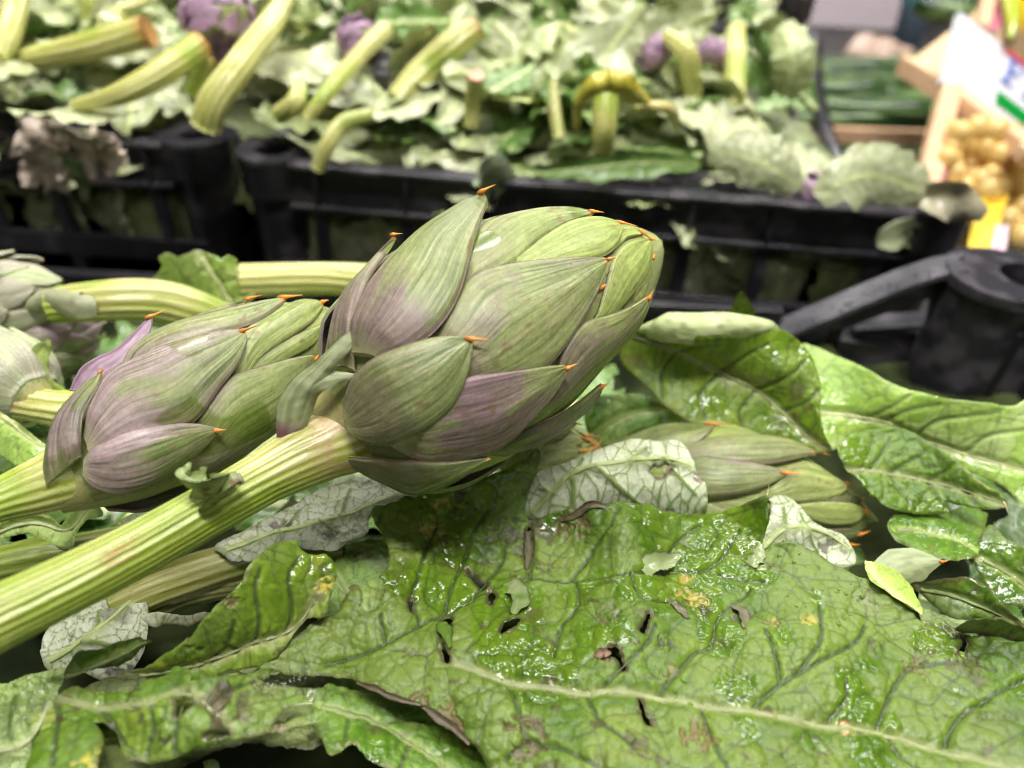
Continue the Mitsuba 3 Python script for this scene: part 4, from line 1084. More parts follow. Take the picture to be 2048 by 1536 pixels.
# the crate behind the long one holds more of the same
for i in range(26):
    place_leaf(r4.uniform(.0, .26), 1.03 + r4.uniform(0, .12), .05 + r4.uniform(-.01, .02), r4.uniform(-180, 180), r4.uniform(-30, 30), r4.uniform(-30, 30), .8)

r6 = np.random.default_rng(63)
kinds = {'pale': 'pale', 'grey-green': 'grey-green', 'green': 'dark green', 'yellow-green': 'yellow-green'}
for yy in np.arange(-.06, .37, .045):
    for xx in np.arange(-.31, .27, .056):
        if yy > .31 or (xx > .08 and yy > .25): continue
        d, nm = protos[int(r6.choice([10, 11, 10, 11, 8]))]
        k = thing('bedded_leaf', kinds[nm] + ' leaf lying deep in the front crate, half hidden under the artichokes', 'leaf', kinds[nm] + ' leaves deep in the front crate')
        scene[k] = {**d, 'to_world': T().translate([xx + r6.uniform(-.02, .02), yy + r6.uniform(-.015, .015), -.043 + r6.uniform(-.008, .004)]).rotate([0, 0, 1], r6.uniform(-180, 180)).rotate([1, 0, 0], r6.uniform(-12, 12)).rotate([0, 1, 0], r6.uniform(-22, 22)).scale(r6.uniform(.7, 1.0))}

# ------------------------------------------------------------------ leaves in front; heights in metres over the heap
LG = None
def zc(s): return np.array([[float(q) for q in w.split(',')] for w in s.split()])

# big torn leaf across the lower right
out = np.vstack([c0('520,1338 545,1308 590,1272 640,1236 668,1222 700,1180 745,1165 775,1120 768,1070 748,1045 745,1022 790,1000 850,985 930,965 1000,945 1050,920 1074,896 1078,915 1068,950 1055,990 1050,1025'),
                 c0('1062,1040 1114,1024 1188,1016 1246,1003 1300,1008 1341,1020 1403,1028 1466,1012 1526,994 1538,1002 1534,1060 1520,1100 1548,1088 1586,1081 1631,1103 1693,1140 1756,1169 1815,1213 1846,1246'),
                 c0('1880,1236 1917,1262 1946,1262 2004,1283 2110,1320 2130,1620 1500,1650 1100,1620 1000,1560'),
                 c0('948,1492 907,1452 878,1428 845,1408 803,1398 750,1378 700,1360 640,1352 570,1346')])
holes = [c0('884,1238 903,1236 900,1270 892,1295 899,1320 888,1318 884,1280'), c0('1004,1264 1010,1248 1036,1238 1036,1248 1018,1258'), c0('1198,1312 1225,1290 1238,1300 1250,1336 1240,1332 1228,1312'),
         c0('933,1138 955,1150 978,1170 958,1170'), c0('1283,1254 1300,1228 1292,1264'), c0('1916,1264 1926,1280 1920,1308 1938,1330 1952,1326 1932,1316 1930,1298 1936,1284'),
         c0('1282,1388 1290,1420 1306,1446 1290,1437 1280,1410'), c0('722,1170 745,1152 766,1158 762,1200 735,1222 716,1226 724,1196'), c0('1290,1120 1330,1112 1338,1128 1310,1140'), c0('1060,1048 1066,1080 1058,1110 1052,1080'),
         c0('822,1205 834,1195 830,1215 824,1222'), c0('980,1180 990,1190 984,1206 976,1196')]
M1 = c0('650,1330 700,1316 770,1288 840,1253 888,1228 940,1198 1000,1171 1070,1158 1140,1163 1200,1156 1260,1146 1330,1141 1400,1141 1470,1158 1540,1166')
M2 = c0('893,1322 950,1334 1020,1360 1090,1370 1160,1380 1215,1377 1300,1385 1400,1404 1520,1421 1640,1446 1760,1462 1900,1498 2120,1556')
V1 = [c0(s) for s in ('1510,1408 1560,1368 1650,1318 1708,1286 1732,1250', '1755,1455 1790,1372 1832,1335 1920,1329 1990,1340', '1890,1488 1922,1430 2000,1384 2060,1350', '1320,1384 1385,1308 1420,1288 1440,1228 1500,1180',
      '1200,1376 1290,1290 1312,1248', '888,1226 905,1170 930,1118 950,1060 985,1015', '1060,1158 1066,1100 1058,1060', '1140,1162 1200,1082 1240,1014', '1262,1148 1285,1196 1344,1204', '1152,1166 1156,1210 1120,1262 1108,1312',
      '1020,1362 1042,1430 1060,1480 1130,1500 1240,1560', '1060,1480 1010,1520', '1170,1382 1200,1440 1260,1490', '1400,1405 1420,1470 1460,1540', '1400,1142 1440,1120 1480,1060', '1650,1448 1690,1400 1690,1360', '1780,1465 1800,1510 1880,1560', '940,1198 1000,1130 1015,1085',
      '840,1253 830,1190 850,1110 880,1040', '770,1288 760,1230', '1600,1340 1640,1280 1640,1210', '1560,1368 1550,1310 1530,1260', '1330,1142 1350,1090 1400,1050')]
rip = [(1012, 1062, .006, (.09, .085, .07)), (1150, 1040, .0075, (.15, .11, .06)), (1385, 1196, .0055, (.40, .29, .09)), (1375, 1150, .003, (.40, .30, .1)), (865, 1050, .005, (.42, .33, .10)), (885, 1015, .0035, (.4, .34, .1)), (1220, 1230, .004, (.12, .12, .07)), (1218, 1310, .004, (.25, .12, .06)),
       (1480, 1225, .004, (.13, .12, .06)), (1330, 1285, .003, (.06, .06, .04)), (1835, 1340, .004, (.18, .15, .07)), (1050, 1470, .006, (.11, .085, .05)), (900, 1440, .005, (.17, .12, .06)), (1390, 1470, .005, (.16, .11, .05)), (1290, 1500, .0035, (.15, .14, .08)),
       (1620, 1242, .003, (.38, .33, .07)), (1540, 1240, .003, (.36, .33, .06)), (1735, 1195, .004, (.2, .22, .13)), (1520, 1130, .0025, (.48, .50, .36)), (1525, 1420, .0028, (.14, .08, .07)), (1340, 1340, .003, (.2, .17, .09)), (840, 1400, .003, (.15, .1, .06)), (1700, 1460, .0025, (.55, .33, .2))]
BIGK, BIG = leaf('artichoke_leaf', 'big torn wet leaf with holes and a pale midrib, across the lower right front', out,
     zc('520,1338,-.003 600,1290,.0 668,1240,.002 570,1346,-.003 760,1060,.006 760,1010,.007 900,970,.006 1000,945,.008 1075,900,.012 1060,1040,-.004 1246,1003,.004 1403,1026,-.002 1530,998,.012 1525,1095,.001 1620,1100,.006 1840,1240,.006 2000,1283,.012 2130,1400,.014 2130,1620,.016 1500,1650,.012 1000,1560,.0 900,1450,.001 750,1378,.001 888,1228,-.002 1070,1158,-.004 1330,1141,-.002 1090,1370,.002 1300,1385,.005 1640,1446,.009 1250,1250,.007 1600,1300,.010 960,1260,.004 800,1180,.005 1000,1430,.006 1200,1500,.008 1240,1050,.007 1180,1100,-.003 690,1340,-.003'),
     GREEN, midrib=M2, veins=V1 + [M1], holes=holes, sp=2.7, seed=3, wave=.0019, wavef=62, puff=.0007, cell=.0060, jagged=7, rip=rip, ribw=.0013, spine=[(1528, 998), (1537, 967)], brown=.45, wetk=1.0, spots=.35, tone=(.86, .88, .68))

# rolled lobe to its left
leaf('artichoke_leaf', 'bright green lobe rolled up on edge below the thick stalk', c3('660,1045 720,1008 850,915 960,860 1020,795 1080,715 1160,635 1230,565 1270,470 1330,408 1400,350 1480,336 1530,338 1545,372 1600,402 1660,400 1712,450 1722,520 1692,640 1665,720 1600,728 1540,770 1500,830 1450,905 1385,965 1300,985 1150,1012 1050,1052 900,1066 760,1066'),
     zc('258,1358,.002 332,1308,.009 400,1265,.016 450,1205,.021 500,1145,.024 560,1085,.023 600,1085,.02 650,1108,.018 670,1150,.014 650,1232,.006 600,1250,.003 560,1310,0 500,1335,-.003 410,1362,-.003 300,1366,-.001 480,1275,.008 560,1190,.015 560,1250,.007 440,1300,.004'),
     GREEN, midrib=c3('680,1050 900,1010 1100,955 1300,880 1480,810 1560,740 1640,560'), veins=[c3(s) for s in ('1100,955 1160,880 1200,760', '1300,880 1330,760 1310,600 1330,480', '1480,810 1500,680 1480,520 1530,420', '1200,920 1150,860', '1560,740 1620,650 1690,560')], sp=2.8, seed=14, wave=.0008, puff=.0006, cell=.005, jagged=4, rip=[(380, 1290, .002, (.05, .04, .02)), (472, 1207, .003, (.12, .1, .05)), (402, 1297, .0015, (.05, .04, .02)), (655, 1170, .003, (.4, .38, .06))], wetk=.45, spots=.7, ribw=.0011, tone=(1.45, 1.32, 1.3))

# ragged leaf along the bottom
leaf('artichoke_leaf', 'ragged glossy green leaf with broken edges, along the bottom left', c3('285,1112 370,1090 500,1080 700,1070 850,1030 900,990 945,1000 976,1042 958,1085 1050,1062 1200,1040 1350,1000 1378,1020 1320,1052 1400,1092 1480,1100 1555,1108 1578,1152 1500,1190 1440,1232 1392,1290 1480,1262 1600,1222 1680,1198 1645,1240 1500,1292 1300,1342 1100,1372 960,1424 800,1472 700,1472 632,1442 622,1380 600,1322 540,1272 480,1262 522,1332 510,1424 470,1560 150,1560 158,1424 200,1340 270,1262 280,1182'),
     zc('112,1385,.006 195,1372,.010 330,1352,.011 372,1345,.014 520,1350,.007 610,1385,.004 580,1420,.006 640,1425,.006 500,1470,.010 380,1505,.013 280,1520,.011 240,1470,.010 200,1480,.012 190,1560,.016 60,1560,.016 70,1480,.012 110,1430,.011 300,1420,.017 450,1410,.015 400,1460,.017'),
     GREEN, midrib=c3('290,1130 500,1170 760,1150 940,1100 1080,1180 1190,1270'), veins=[c3(s) for s in ('500,1170 560,1260 640,1380', '760,1150 780,1280 760,1440', '940,1100 900,1250 900,1420', '1080,1180 1200,1100 1300,1070', '620,1160 660,1090', '300,1180 290,1320 270,1480')],
     holes=[c3('905,1150 950,1105 985,1150 970,1190 930,1225 900,1230'), c3('1050,1340 1100,1322 1180,1308 1175,1328 1100,1350'), c3('1300,1080 1400,1100 1360,1130 1310,1110')], sp=2.7, seed=23, wave=.0012, puff=.0008, cell=.0048, jagged=7, brown=.6, wetk=.75, ribw=.0011, spots=.5,
     rip=[(560, 1465, .003, (.3, .22, .15)), (610, 1375, .003, (.12, .1, .07)), (690, 1350, .004, (.1, .08, .05)), (115, 1395, .003, (.2, .14, .08)), (190, 1520, .004, (.4, .36, .05))])

leaf('artichoke_leaf', 'pale green netted leaf underside, cut off by the bottom left corner', c3('-120,1090 0,1060 100,1032 200,1002 300,988 332,1008 322,1058 296,1102 286,1200 232,1292 182,1342 160,1402 172,1580 -120,1580'),
     zc('-40,1375,-.002 0,1364,.0 78,1342,.003 128,1342,.006 115,1380,.003 90,1455,.004 65,1500,.004 65,1560,.003 -40,1560,0 30,1430,.006'), GREYG, midrib=c3('-100,1440 100,1400 170,1350 260,1180'), veins=[c3(s) for s in ('100,1400 60,1290 80,1130', '180,1340 130,1250', '0,1420 -20,1300')], sp=3, seed=31, puff=.0009, cell=.0034, wave=.001, raised=True, mat='mat_leaf', tone=(1.05, 1.12, .9), brown=.3)
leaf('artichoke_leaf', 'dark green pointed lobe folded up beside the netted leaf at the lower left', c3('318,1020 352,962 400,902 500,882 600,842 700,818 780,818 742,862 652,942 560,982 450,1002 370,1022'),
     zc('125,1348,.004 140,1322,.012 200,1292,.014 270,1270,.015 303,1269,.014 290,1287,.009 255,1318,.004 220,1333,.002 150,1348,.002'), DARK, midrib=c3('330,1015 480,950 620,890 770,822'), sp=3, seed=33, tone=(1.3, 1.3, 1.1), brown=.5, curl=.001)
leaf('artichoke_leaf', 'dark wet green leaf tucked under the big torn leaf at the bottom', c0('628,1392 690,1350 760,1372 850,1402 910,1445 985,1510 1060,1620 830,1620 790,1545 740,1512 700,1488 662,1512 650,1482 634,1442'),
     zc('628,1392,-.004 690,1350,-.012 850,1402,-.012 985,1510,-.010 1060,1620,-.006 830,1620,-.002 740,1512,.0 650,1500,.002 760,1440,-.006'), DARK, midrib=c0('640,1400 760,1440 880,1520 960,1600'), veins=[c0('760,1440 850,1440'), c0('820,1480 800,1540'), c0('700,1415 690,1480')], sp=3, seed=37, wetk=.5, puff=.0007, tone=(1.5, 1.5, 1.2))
# pale undersides under the stalk
leaf('artichoke_leaf', 'pale grey-green underside of a leaf showing between the stalk and the big torn leaf', c0('430,1090 500,1052 560,1020 640,975 700,955 810,960 880,975 860,1010 790,1030 740,1032 735,1062 700,1078 668,1100 600,1092 540,1110 470,1120'),
     zc('430,1090,-.002 560,1020,-.004 700,955,-.004 880,975,-.006 790,1030,-.004 700,1078,-.002 540,1110,-.002 470,1120,-.003'), PALE, midrib=c0('440,1110 560,1070 680,1040 800,990'), veins=[c0('560,1070 600,1020'), c0('680,1040 700,980'), c0('640,1050 690,1070')], sp=2.8, seed=41, raised=True, mat='mat_pale', cell=.0045, tone=(.78, .78, .8), puff=.0005, rip=[(560, 1050, .004, (.12, .1, .08)), (660, 1065, .004, (.1, .09, .07))])
leaf('artichoke_leaf', 'pale grey leaf back lying under the thick stalk at the lower left', c3('390,640 500,560 640,600 740,640 760,720 745,860 700,960 640,1040 560,1060 470,1040 380,1000 250,1000 200,900 260,760'),
     zc('150,1200,-.016 250,1185,-.014 296,1230,-.012 290,1290,-.012 240,1360,-.012 150,1340,-.014 80,1300,-.016 200,1270,-.008'), PALE, midrib=c3('260,960 450,850 560,760 680,660'), veins=[c3('450,850 500,780 510,700'), c3('450,850 600,880 700,900')], sp=3.2, seed=43, raised=True, mat='mat_pale', tone=(.75, .75, .78), cell=.004, rip=[(245, 1330, .005, (.1, .08, .06))])
leaf('artichoke_leaf', 'crumpled pale leaf edge in the dark gap beside the rolled lobe', c3('740,720 820,700 960,720 1040,705 1075,715 1030,745 960,775 860,760 800,770'), zc('290,1232,-.012 320,1223,-.008 410,1230,-.008 420,1229,-.007 375,1252,-.011 312,1250,-.012'), PALE, sp=3, seed=44, mat='mat_pale', raised=True, tone=(.72, .7, .66), curl=.002)

# right-hand leaves behind the big torn leaf
leaf('artichoke_leaf', 'pale leaf underside with a green vein net, right of the big artichoke', c6('-10,930 10,880 45,800 75,778 105,768 200,738 300,700 380,668 450,654 530,660 620,654 662,680 692,732 702,782 742,832 750,905 752,960 800,980 780,1060 600,1030 400,1010 200,1010 40,1020 -20,1000'),
     zc('1050,1010,-.004 1072,945,.004 1150,920,.009 1235,884,.013 1310,880,.014 1372,892,.013 1392,940,.010 1415,1010,.002 1400,1060,-.012 1250,1060,-.012 1060,1060,-.012 1230,960,.010'), PALE, midrib=c6('20,960 200,800 420,755 560,740 690,770'), veins=[c6(s) for s in ('200,800 240,740', '420,755 500,690', '300,775 400,860 480,930', '200,800 200,900', '560,740 620,800 700,880', '120,870 60,860')], holes=[c6('515,780 560,765 600,768 575,790 560,810 530,800')], sp=2.4, seed=51, raised=True, mat='mat_pale', cell=.0056, puff=.0005, wave=.0006, jagged=5, rip=[(1320, 940, .003, (.08, .07, .05)), (1400, 955, .002, (.2, .12, .1)), (1290, 905, .003, (.25, .27, .15))], brown=.25, tone=(.98, 1.0, .98))
leaf('artichoke_leaf', 'second pale netted leaf underside, between the big torn leaf and the half-buried artichoke', c6('955,1120 980,1055 1008,950 1000,900 1050,886 1105,905 1150,950 1205,1000 1290,1040 1330,1092 1352,1170 1250,1190 1100,1180'),
     zc('1515,1105,-.006 1540,1020,-.004 1562,992,-.004 1640,1050,-.004 1680,1068,-.006 1705,1130,-.006 1590,1135,-.012 1600,1070,.0'), PALE, midrib=c6('960,1110 1080,1030 1200,1040 1330,1120'), veins=[c6('1080,1030 1060,940'), c6('1150,1032 1130,960'), c6('1150,1032 1200,1120')], sp=2.8, seed=53, raised=True, mat='mat_pale', cell=.005, rip=[(1650, 1092, .003, (.1, .09, .07)), (1560, 1050, .004, (.25, .25, .16))], tone=(.9, .92, .9))
leaf('artichoke_leaf', 'broad green leaf with a rolled pale rim, beside the closed end of the big artichoke', c6('395,330 398,262 432,214 480,205 560,236 700,240 850,222 985,195 1060,208 1130,258 1180,320 1210,400 1216,480 1212,560 1236,650 1262,700 1200,708 1100,660 1000,638 850,622 760,592 700,592 640,562 560,502 480,420'),
     zc('1243,720,.004 1260,664,.018 1390,678,.030 1460,668,.032 1530,655,.030 1600,685,.024 1640,755,.016 1642,833,.006 1660,900,-.006 1540,872,-.008 1420,848,-.006 1320,805,-.002 1290,765,.000 1440,750,.009 1560,800,.003 1350,720,.012 1560,740,.018'), GREEN, midrib=c6('430,228 620,300 800,388 950,458 1050,538 1150,640 1240,700'), veins=[c6(s) for s in ('620,300 700,280 800,270', '800,388 900,320 1000,260', '950,458 1080,400 1150,330', '620,300 560,380 560,480', '800,388 720,470 740,570', '950,458 880,540 900,610', '1050,538 1150,500 1200,450')], sp=3, seed=61, puff=.0005, cell=.0055, jagged=3, wetk=.8, ribw=.0014, tone=(1.22, 1.15, 1.1))
strips(LG or [k for k in labels if k.startswith('artichoke_leaf')][-1], 'rolled_rim', PZ(*(np.array(c6('470,200 560,186 700,192 860,184 1000,186 1040,200')).T), [.020, .031, .034, .036, .032, .027]), [.003, .006, .0065, .006, .004, .001], [-.003, -.004, -.005, -.005, -.003, 0], mat='mat_pale',
       colf=lambda U, V, p: lerp([.30, .38, .14], [.52, .56, .30], nz(p * 220)) * (1 - .35 * ss(.62, .75, nz(p * 300)))[..., None], n=60, m=17, thick=.0006, updir=[0, -.75, .66])
leaf('artichoke_leaf', 'smooth light green leaf with a dark midrib, against the black crate at the right', c6('1140,262 1250,296 1350,338 1500,418 1620,458 1750,488 1900,504 2010,514 2200,470 2260,980 2080,960 1950,840 1800,780 1600,700 1400,650 1240,700 1180,600 1200,470 1180,340'),
     zc('1605,688,.006 1708,725,.012 1840,782,.016 1976,808,.016 2120,790,.016 2150,1035,-.01 2000,960,-.008 1830,900,-.008 1730,875,-.008 1655,900,-.012 1630,790,.0 1900,880,.0 1800,830,.006'), LIME, midrib=c6('1200,540 1300,550 1400,572 1500,596 1600,648 1800,715 2080,790'), veins=[c6(s) for s in ('1400,572 1500,520 1580,470', '1600,648 1700,580 1950,540', '1480,585 1560,540 1700,510', '1800,715 1900,640 2060,610', '1600,648 1650,720')], sp=3.2, seed=63, puff=.00025, cell=.006, wave=.0012, wavef=45, mat='mat_leaf', wetk=1.3, tone=(1.1, 1.05, 1.2), jagged=2.5, brown=.12, spots=.2)
_, WET = leaf('artichoke_leaf', 'wet shiny leaf tipped with a spine, pointing right below the light green leaf', c6('1310,760 1285,690 1326,640 1450,608 1560,606 1660,668 1752,730 1850,808 1950,880 1978,922 1930,942 1850,938 1780,928 1722,912 1736,958 1600,958 1500,932 1420,872 1345,795'),
     zc('1688,930,-.002 1678,896,.0 1757,856,.004 1810,856,.006 1904,916,.006 2000,988,.006 2010,1012,.004 1950,1017,-.002 1895,1028,-.008 1830,1027,-.010 1781,1014,-.008 1742,985,-.006 1800,945,-.004'), GREEN, midrib=c6('1300,775 1420,778 1500,790 1650,822 1800,862 1975,924'), veins=[c6(s) for s in ('1420,778 1470,700 1500,640', '1500,790 1600,730 1640,700', '1650,822 1740,770', '1500,790 1530,860 1600,940', '1650,822 1690,900', '1800,862 1850,920')], sp=2.8, seed=65, wetk=.15, puff=.0007, cell=.005, spots=.8, brown=.2, spine=[(2010, 1012), (2018, 1033)], tone=(1.1, 1.1, 1))
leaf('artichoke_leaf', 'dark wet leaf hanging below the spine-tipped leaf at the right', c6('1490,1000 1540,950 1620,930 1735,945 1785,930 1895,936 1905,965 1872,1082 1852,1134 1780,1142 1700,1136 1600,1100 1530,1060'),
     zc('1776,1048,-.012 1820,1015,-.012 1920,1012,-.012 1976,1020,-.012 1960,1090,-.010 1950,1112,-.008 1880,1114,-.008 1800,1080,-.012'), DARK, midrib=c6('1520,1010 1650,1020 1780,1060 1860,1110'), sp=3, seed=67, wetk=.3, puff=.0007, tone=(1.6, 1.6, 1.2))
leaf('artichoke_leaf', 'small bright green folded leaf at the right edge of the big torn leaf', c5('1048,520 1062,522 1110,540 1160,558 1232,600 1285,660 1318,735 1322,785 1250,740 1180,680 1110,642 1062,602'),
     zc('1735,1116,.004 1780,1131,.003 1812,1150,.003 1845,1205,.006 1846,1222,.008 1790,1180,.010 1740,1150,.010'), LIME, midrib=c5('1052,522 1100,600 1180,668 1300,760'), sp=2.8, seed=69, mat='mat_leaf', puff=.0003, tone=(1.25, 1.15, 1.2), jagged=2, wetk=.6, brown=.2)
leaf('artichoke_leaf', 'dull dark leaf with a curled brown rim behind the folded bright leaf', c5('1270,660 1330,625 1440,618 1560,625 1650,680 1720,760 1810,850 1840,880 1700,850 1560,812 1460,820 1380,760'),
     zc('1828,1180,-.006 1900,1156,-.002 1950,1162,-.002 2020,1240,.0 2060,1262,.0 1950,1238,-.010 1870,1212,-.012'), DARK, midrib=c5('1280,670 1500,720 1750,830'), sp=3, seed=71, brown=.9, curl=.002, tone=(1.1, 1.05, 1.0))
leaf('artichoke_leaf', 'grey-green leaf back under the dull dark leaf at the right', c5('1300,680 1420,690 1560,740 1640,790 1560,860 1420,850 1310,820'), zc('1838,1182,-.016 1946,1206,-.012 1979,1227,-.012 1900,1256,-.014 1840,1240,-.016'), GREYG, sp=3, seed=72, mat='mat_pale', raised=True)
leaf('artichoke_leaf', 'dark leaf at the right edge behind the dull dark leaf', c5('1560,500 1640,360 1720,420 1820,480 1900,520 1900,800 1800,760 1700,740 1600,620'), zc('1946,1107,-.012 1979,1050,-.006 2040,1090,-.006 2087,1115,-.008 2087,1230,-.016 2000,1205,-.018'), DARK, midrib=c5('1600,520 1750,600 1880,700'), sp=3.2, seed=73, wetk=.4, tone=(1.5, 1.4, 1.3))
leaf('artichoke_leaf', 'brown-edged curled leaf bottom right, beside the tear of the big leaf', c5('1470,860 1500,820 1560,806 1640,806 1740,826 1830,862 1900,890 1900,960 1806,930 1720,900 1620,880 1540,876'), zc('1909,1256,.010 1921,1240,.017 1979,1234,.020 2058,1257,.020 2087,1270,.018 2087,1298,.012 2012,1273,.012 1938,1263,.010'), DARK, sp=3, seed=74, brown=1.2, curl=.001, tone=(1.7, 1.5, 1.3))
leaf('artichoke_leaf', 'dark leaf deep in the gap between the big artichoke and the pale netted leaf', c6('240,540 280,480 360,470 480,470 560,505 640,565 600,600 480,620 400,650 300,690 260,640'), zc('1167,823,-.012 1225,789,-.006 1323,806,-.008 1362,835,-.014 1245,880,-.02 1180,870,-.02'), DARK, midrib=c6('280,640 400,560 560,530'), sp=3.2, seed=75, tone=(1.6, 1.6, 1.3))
# at the left edge
leaf('artichoke_leaf', 'small curled leaf, half green and half pale, below the second artichoke at the left edge', c0('-40,1062 0,1046 30,1030 62,1027 100,1034 122,1050 150,1010 172,1002 196,1014 206,1032 172,1042 152,1070 146,1098 100,1092 66,1078 30,1074 -40,1092'),
     zc('-40,1075,-.004 0,1046,.002 62,1027,.004 122,1050,.001 172,1002,.012 206,1032,.006 146,1098,-.002 66,1078,-.004'), GREYG, midrib=c0('-30,1075 60,1050 130,1062 175,1015'), sp=2.8, seed=77, puff=.0003, curl=.002, tone=(1.1, 1.2, .8), brown=.2)
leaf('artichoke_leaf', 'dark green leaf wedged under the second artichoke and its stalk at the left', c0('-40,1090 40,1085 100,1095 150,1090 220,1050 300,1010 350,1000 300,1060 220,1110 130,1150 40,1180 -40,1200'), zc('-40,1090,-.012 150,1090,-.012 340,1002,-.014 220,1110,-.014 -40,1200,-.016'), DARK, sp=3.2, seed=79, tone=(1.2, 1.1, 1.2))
leaf('artichoke_leaf', 'torn green leaf with a pale rib standing up behind the second artichoke', c2('880,265 922,200 950,150 928,108 960,78 1002,82 1042,100 1120,70 1162,58 1252,90 1292,110 1342,88 1382,110 1392,152 1452,180 1522,202 1526,242 1492,272 1492,330 1400,420 1300,450 1180,420 1080,330 990,290'),
     zc('301,570,.0 325,532,.008 318,518,.012 342,508,.014 397,500,.016 442,518,.014 472,518,.012 520,550,.006 510,590,-.002 445,632,-.012 370,592,-.008 400,550,.006'), LIME, midrib=c2('1160,60 1200,160 1270,260 1350,380'), veins=[c2('1200,160 1120,220'), c2('1270,260 1400,220')], sp=3, seed=81, puff=.0007, cell=.006, tone=(.95, .85, 1.0), ribw=.0026, brown=.3, wave=.002)
leaf('artichoke_leaf', 'upright green scrap of leaf behind the broad rolled leaf, in front of the black crate', c6('820,160 850,110 868,60 890,42 912,70 935,110 945,160 900,175 850,175'), zc('1450,638,.018 1473,590,.034 1484,581,.036 1505,614,.028 1510,638,.018 1480,645,.016'), LIME, sp=3, seed=83, puff=.0003)
leaf('artichoke_leaf', 'small green leaf end at the left edge, below the pale pink stalk', c2('-40,1010 0,1035 80,1060 160,1120 230,1190 262,1215 240,1330 180,1370 60,1290 -40,1230'), zc('-14,825,.008 27,842,.010 79,887,.010 89,895,.008 61,948,.002 20,921,.002 -14,900,.0'), LIME, midrib=c2('-30,1020 100,1110 240,1210'), sp=3, seed=85, puff=.0003, mat='mat_leaf', wetk=.5)
leaf('artichoke_leaf', 'light green curled bract-like leaf at the left edge behind the second artichoke', c2('185,640 250,590 300,575 310,620 285,720 300,800 385,880 360,910 290,890 240,820 215,720'), zc('63,698,.02 102,676,.026 97,726,.016 131,781,.004 123,791,.0 82,760,.008'), LIME, sp=3, seed=86, puff=.0002, tone=(1.2, 1.1, 1.1))

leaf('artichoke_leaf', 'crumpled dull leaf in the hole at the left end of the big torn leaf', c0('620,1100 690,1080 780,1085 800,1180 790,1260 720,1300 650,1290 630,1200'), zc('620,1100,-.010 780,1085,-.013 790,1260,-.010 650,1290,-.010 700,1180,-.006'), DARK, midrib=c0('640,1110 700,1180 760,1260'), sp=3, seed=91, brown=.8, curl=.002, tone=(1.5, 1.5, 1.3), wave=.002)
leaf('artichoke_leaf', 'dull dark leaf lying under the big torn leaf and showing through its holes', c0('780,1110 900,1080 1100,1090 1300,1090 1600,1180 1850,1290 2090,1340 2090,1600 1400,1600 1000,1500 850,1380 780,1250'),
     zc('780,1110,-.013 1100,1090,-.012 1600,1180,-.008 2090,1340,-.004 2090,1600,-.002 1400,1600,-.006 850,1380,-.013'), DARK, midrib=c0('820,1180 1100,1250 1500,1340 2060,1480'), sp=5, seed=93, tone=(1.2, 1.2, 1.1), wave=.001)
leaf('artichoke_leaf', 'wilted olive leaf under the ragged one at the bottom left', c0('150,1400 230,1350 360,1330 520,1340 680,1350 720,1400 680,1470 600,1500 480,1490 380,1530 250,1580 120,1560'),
     zc('150,1400,-.004 360,1330,-.010 680,1350,-.012 680,1470,-.008 380,1530,-.002 120,1560,-.001'), GREYG, midrib=c0('140,1490 350,1430 560,1400 700,1390'), veins=[c0('350,1430 400,1370'), c0('350,1430 420,1490'), c0('520,1405 580,1460')], sp=3.2, seed=94, tone=(.62, .62, .5), wave=.0016, brown=.7, curl=.002, jagged=8)
# torn flaps and curled scraps that stand up from the big leaf
def flap(px, z0, w, b, tint0, tint1, nm='torn_flap'):
    q = np.array(c0(px)); tr = cKDTree(BIG[2]); i = tr.query(q)[1]
    c = BIG[0][i] + BIG[1][i] * np.asarray(z0)[:, None]
    strips(BIGK, nm, c, w, b, mat='mat_leaf', colf=lambda U, V, p: lerp(tint0, tint1, fb(p * 260, 2)) * (1 - .6 * ss(.8, 1, np.abs(U)))[..., None], n=36, m=19, thick=.0004, wr=.0022, lob=.9, updir=[.1, -.3, .95])
gA, gB, pA, pB, dA, dB = (.05, .11, .008), (.14, .22, .03), (.14, .2, .06), (.30, .34, .17), (.07, .06, .035), (.16, .15, .08)
flap('1284,1142 1300,1122 1330,1112 1342,1098', [.0004, .0028, .0030, .0045], [.003, .0035, .003, .0005], [.001, .002, .002, 0], pA, pB)
flap('1006,1168 1020,1185 1036,1200 1028,1232', [.0002, .002, .002, .0006], [.0022, .0034, .0032, .001], [.0006, .0014, .001, 0], gA, pB)
flap('1500,1138 1520,1118 1532,1100', [.0003, .0016, .0022], [.002, .0026, .0006], [.0008, .0012, 0], pA, pB)
flap('1470,1210 1486,1232 1492,1262', [.0002, .0010, .0002], [.0012, .002, .0004], [.0006, .001, 0], dA, dB)
flap('1055,1062 1062,1100 1052,1140', [.0008, .0014, .0004], [.0014, .0018, .0006], [.0008, .001, 0], dA, dB)
flap('1345,1206 1360,1222 1376,1240', [.0002, .0008, .0002], [.001, .0016, .0004], [.0006, .001, 0], dA, dB)
flap('885,1250 900,1265 905,1300', [.0006, .0022, .0010], [.001, .0022, .0005], [.0006, .001, 0], gA, gB)
flap('1215,1316 1205,1302 1188,1312', [.0003, .0012, .0004], [.001, .0016, .0004], [.0004, .001, 0], dA, (.3, .16, .09))
flap('850,1412 880,1428 905,1452 940,1490', [.0008, .0016, .0016, .0008], [.0005, .0011, .001, .0003], [.0006, .001, .0008, 0], dA, (.13, .10, .06), 'dry_edge')
flap('715,1365 760,1380 800,1398 840,1408', [.0008, .0012, .0012, .0008], [.0004, .0008, .0008, .0003], [.0004, .0006, .0006, 0], dA, (.13, .10, .06), 'dry_edge')
flap('1120,1040 1150,1036 1190,1022 1225,1022', [.0004, .0010, .0014, .0006], [.0006, .0012, .001, .0004], [.0004, .0008, .0006, 0], dA, (.16, .12, .07), 'dry_edge')
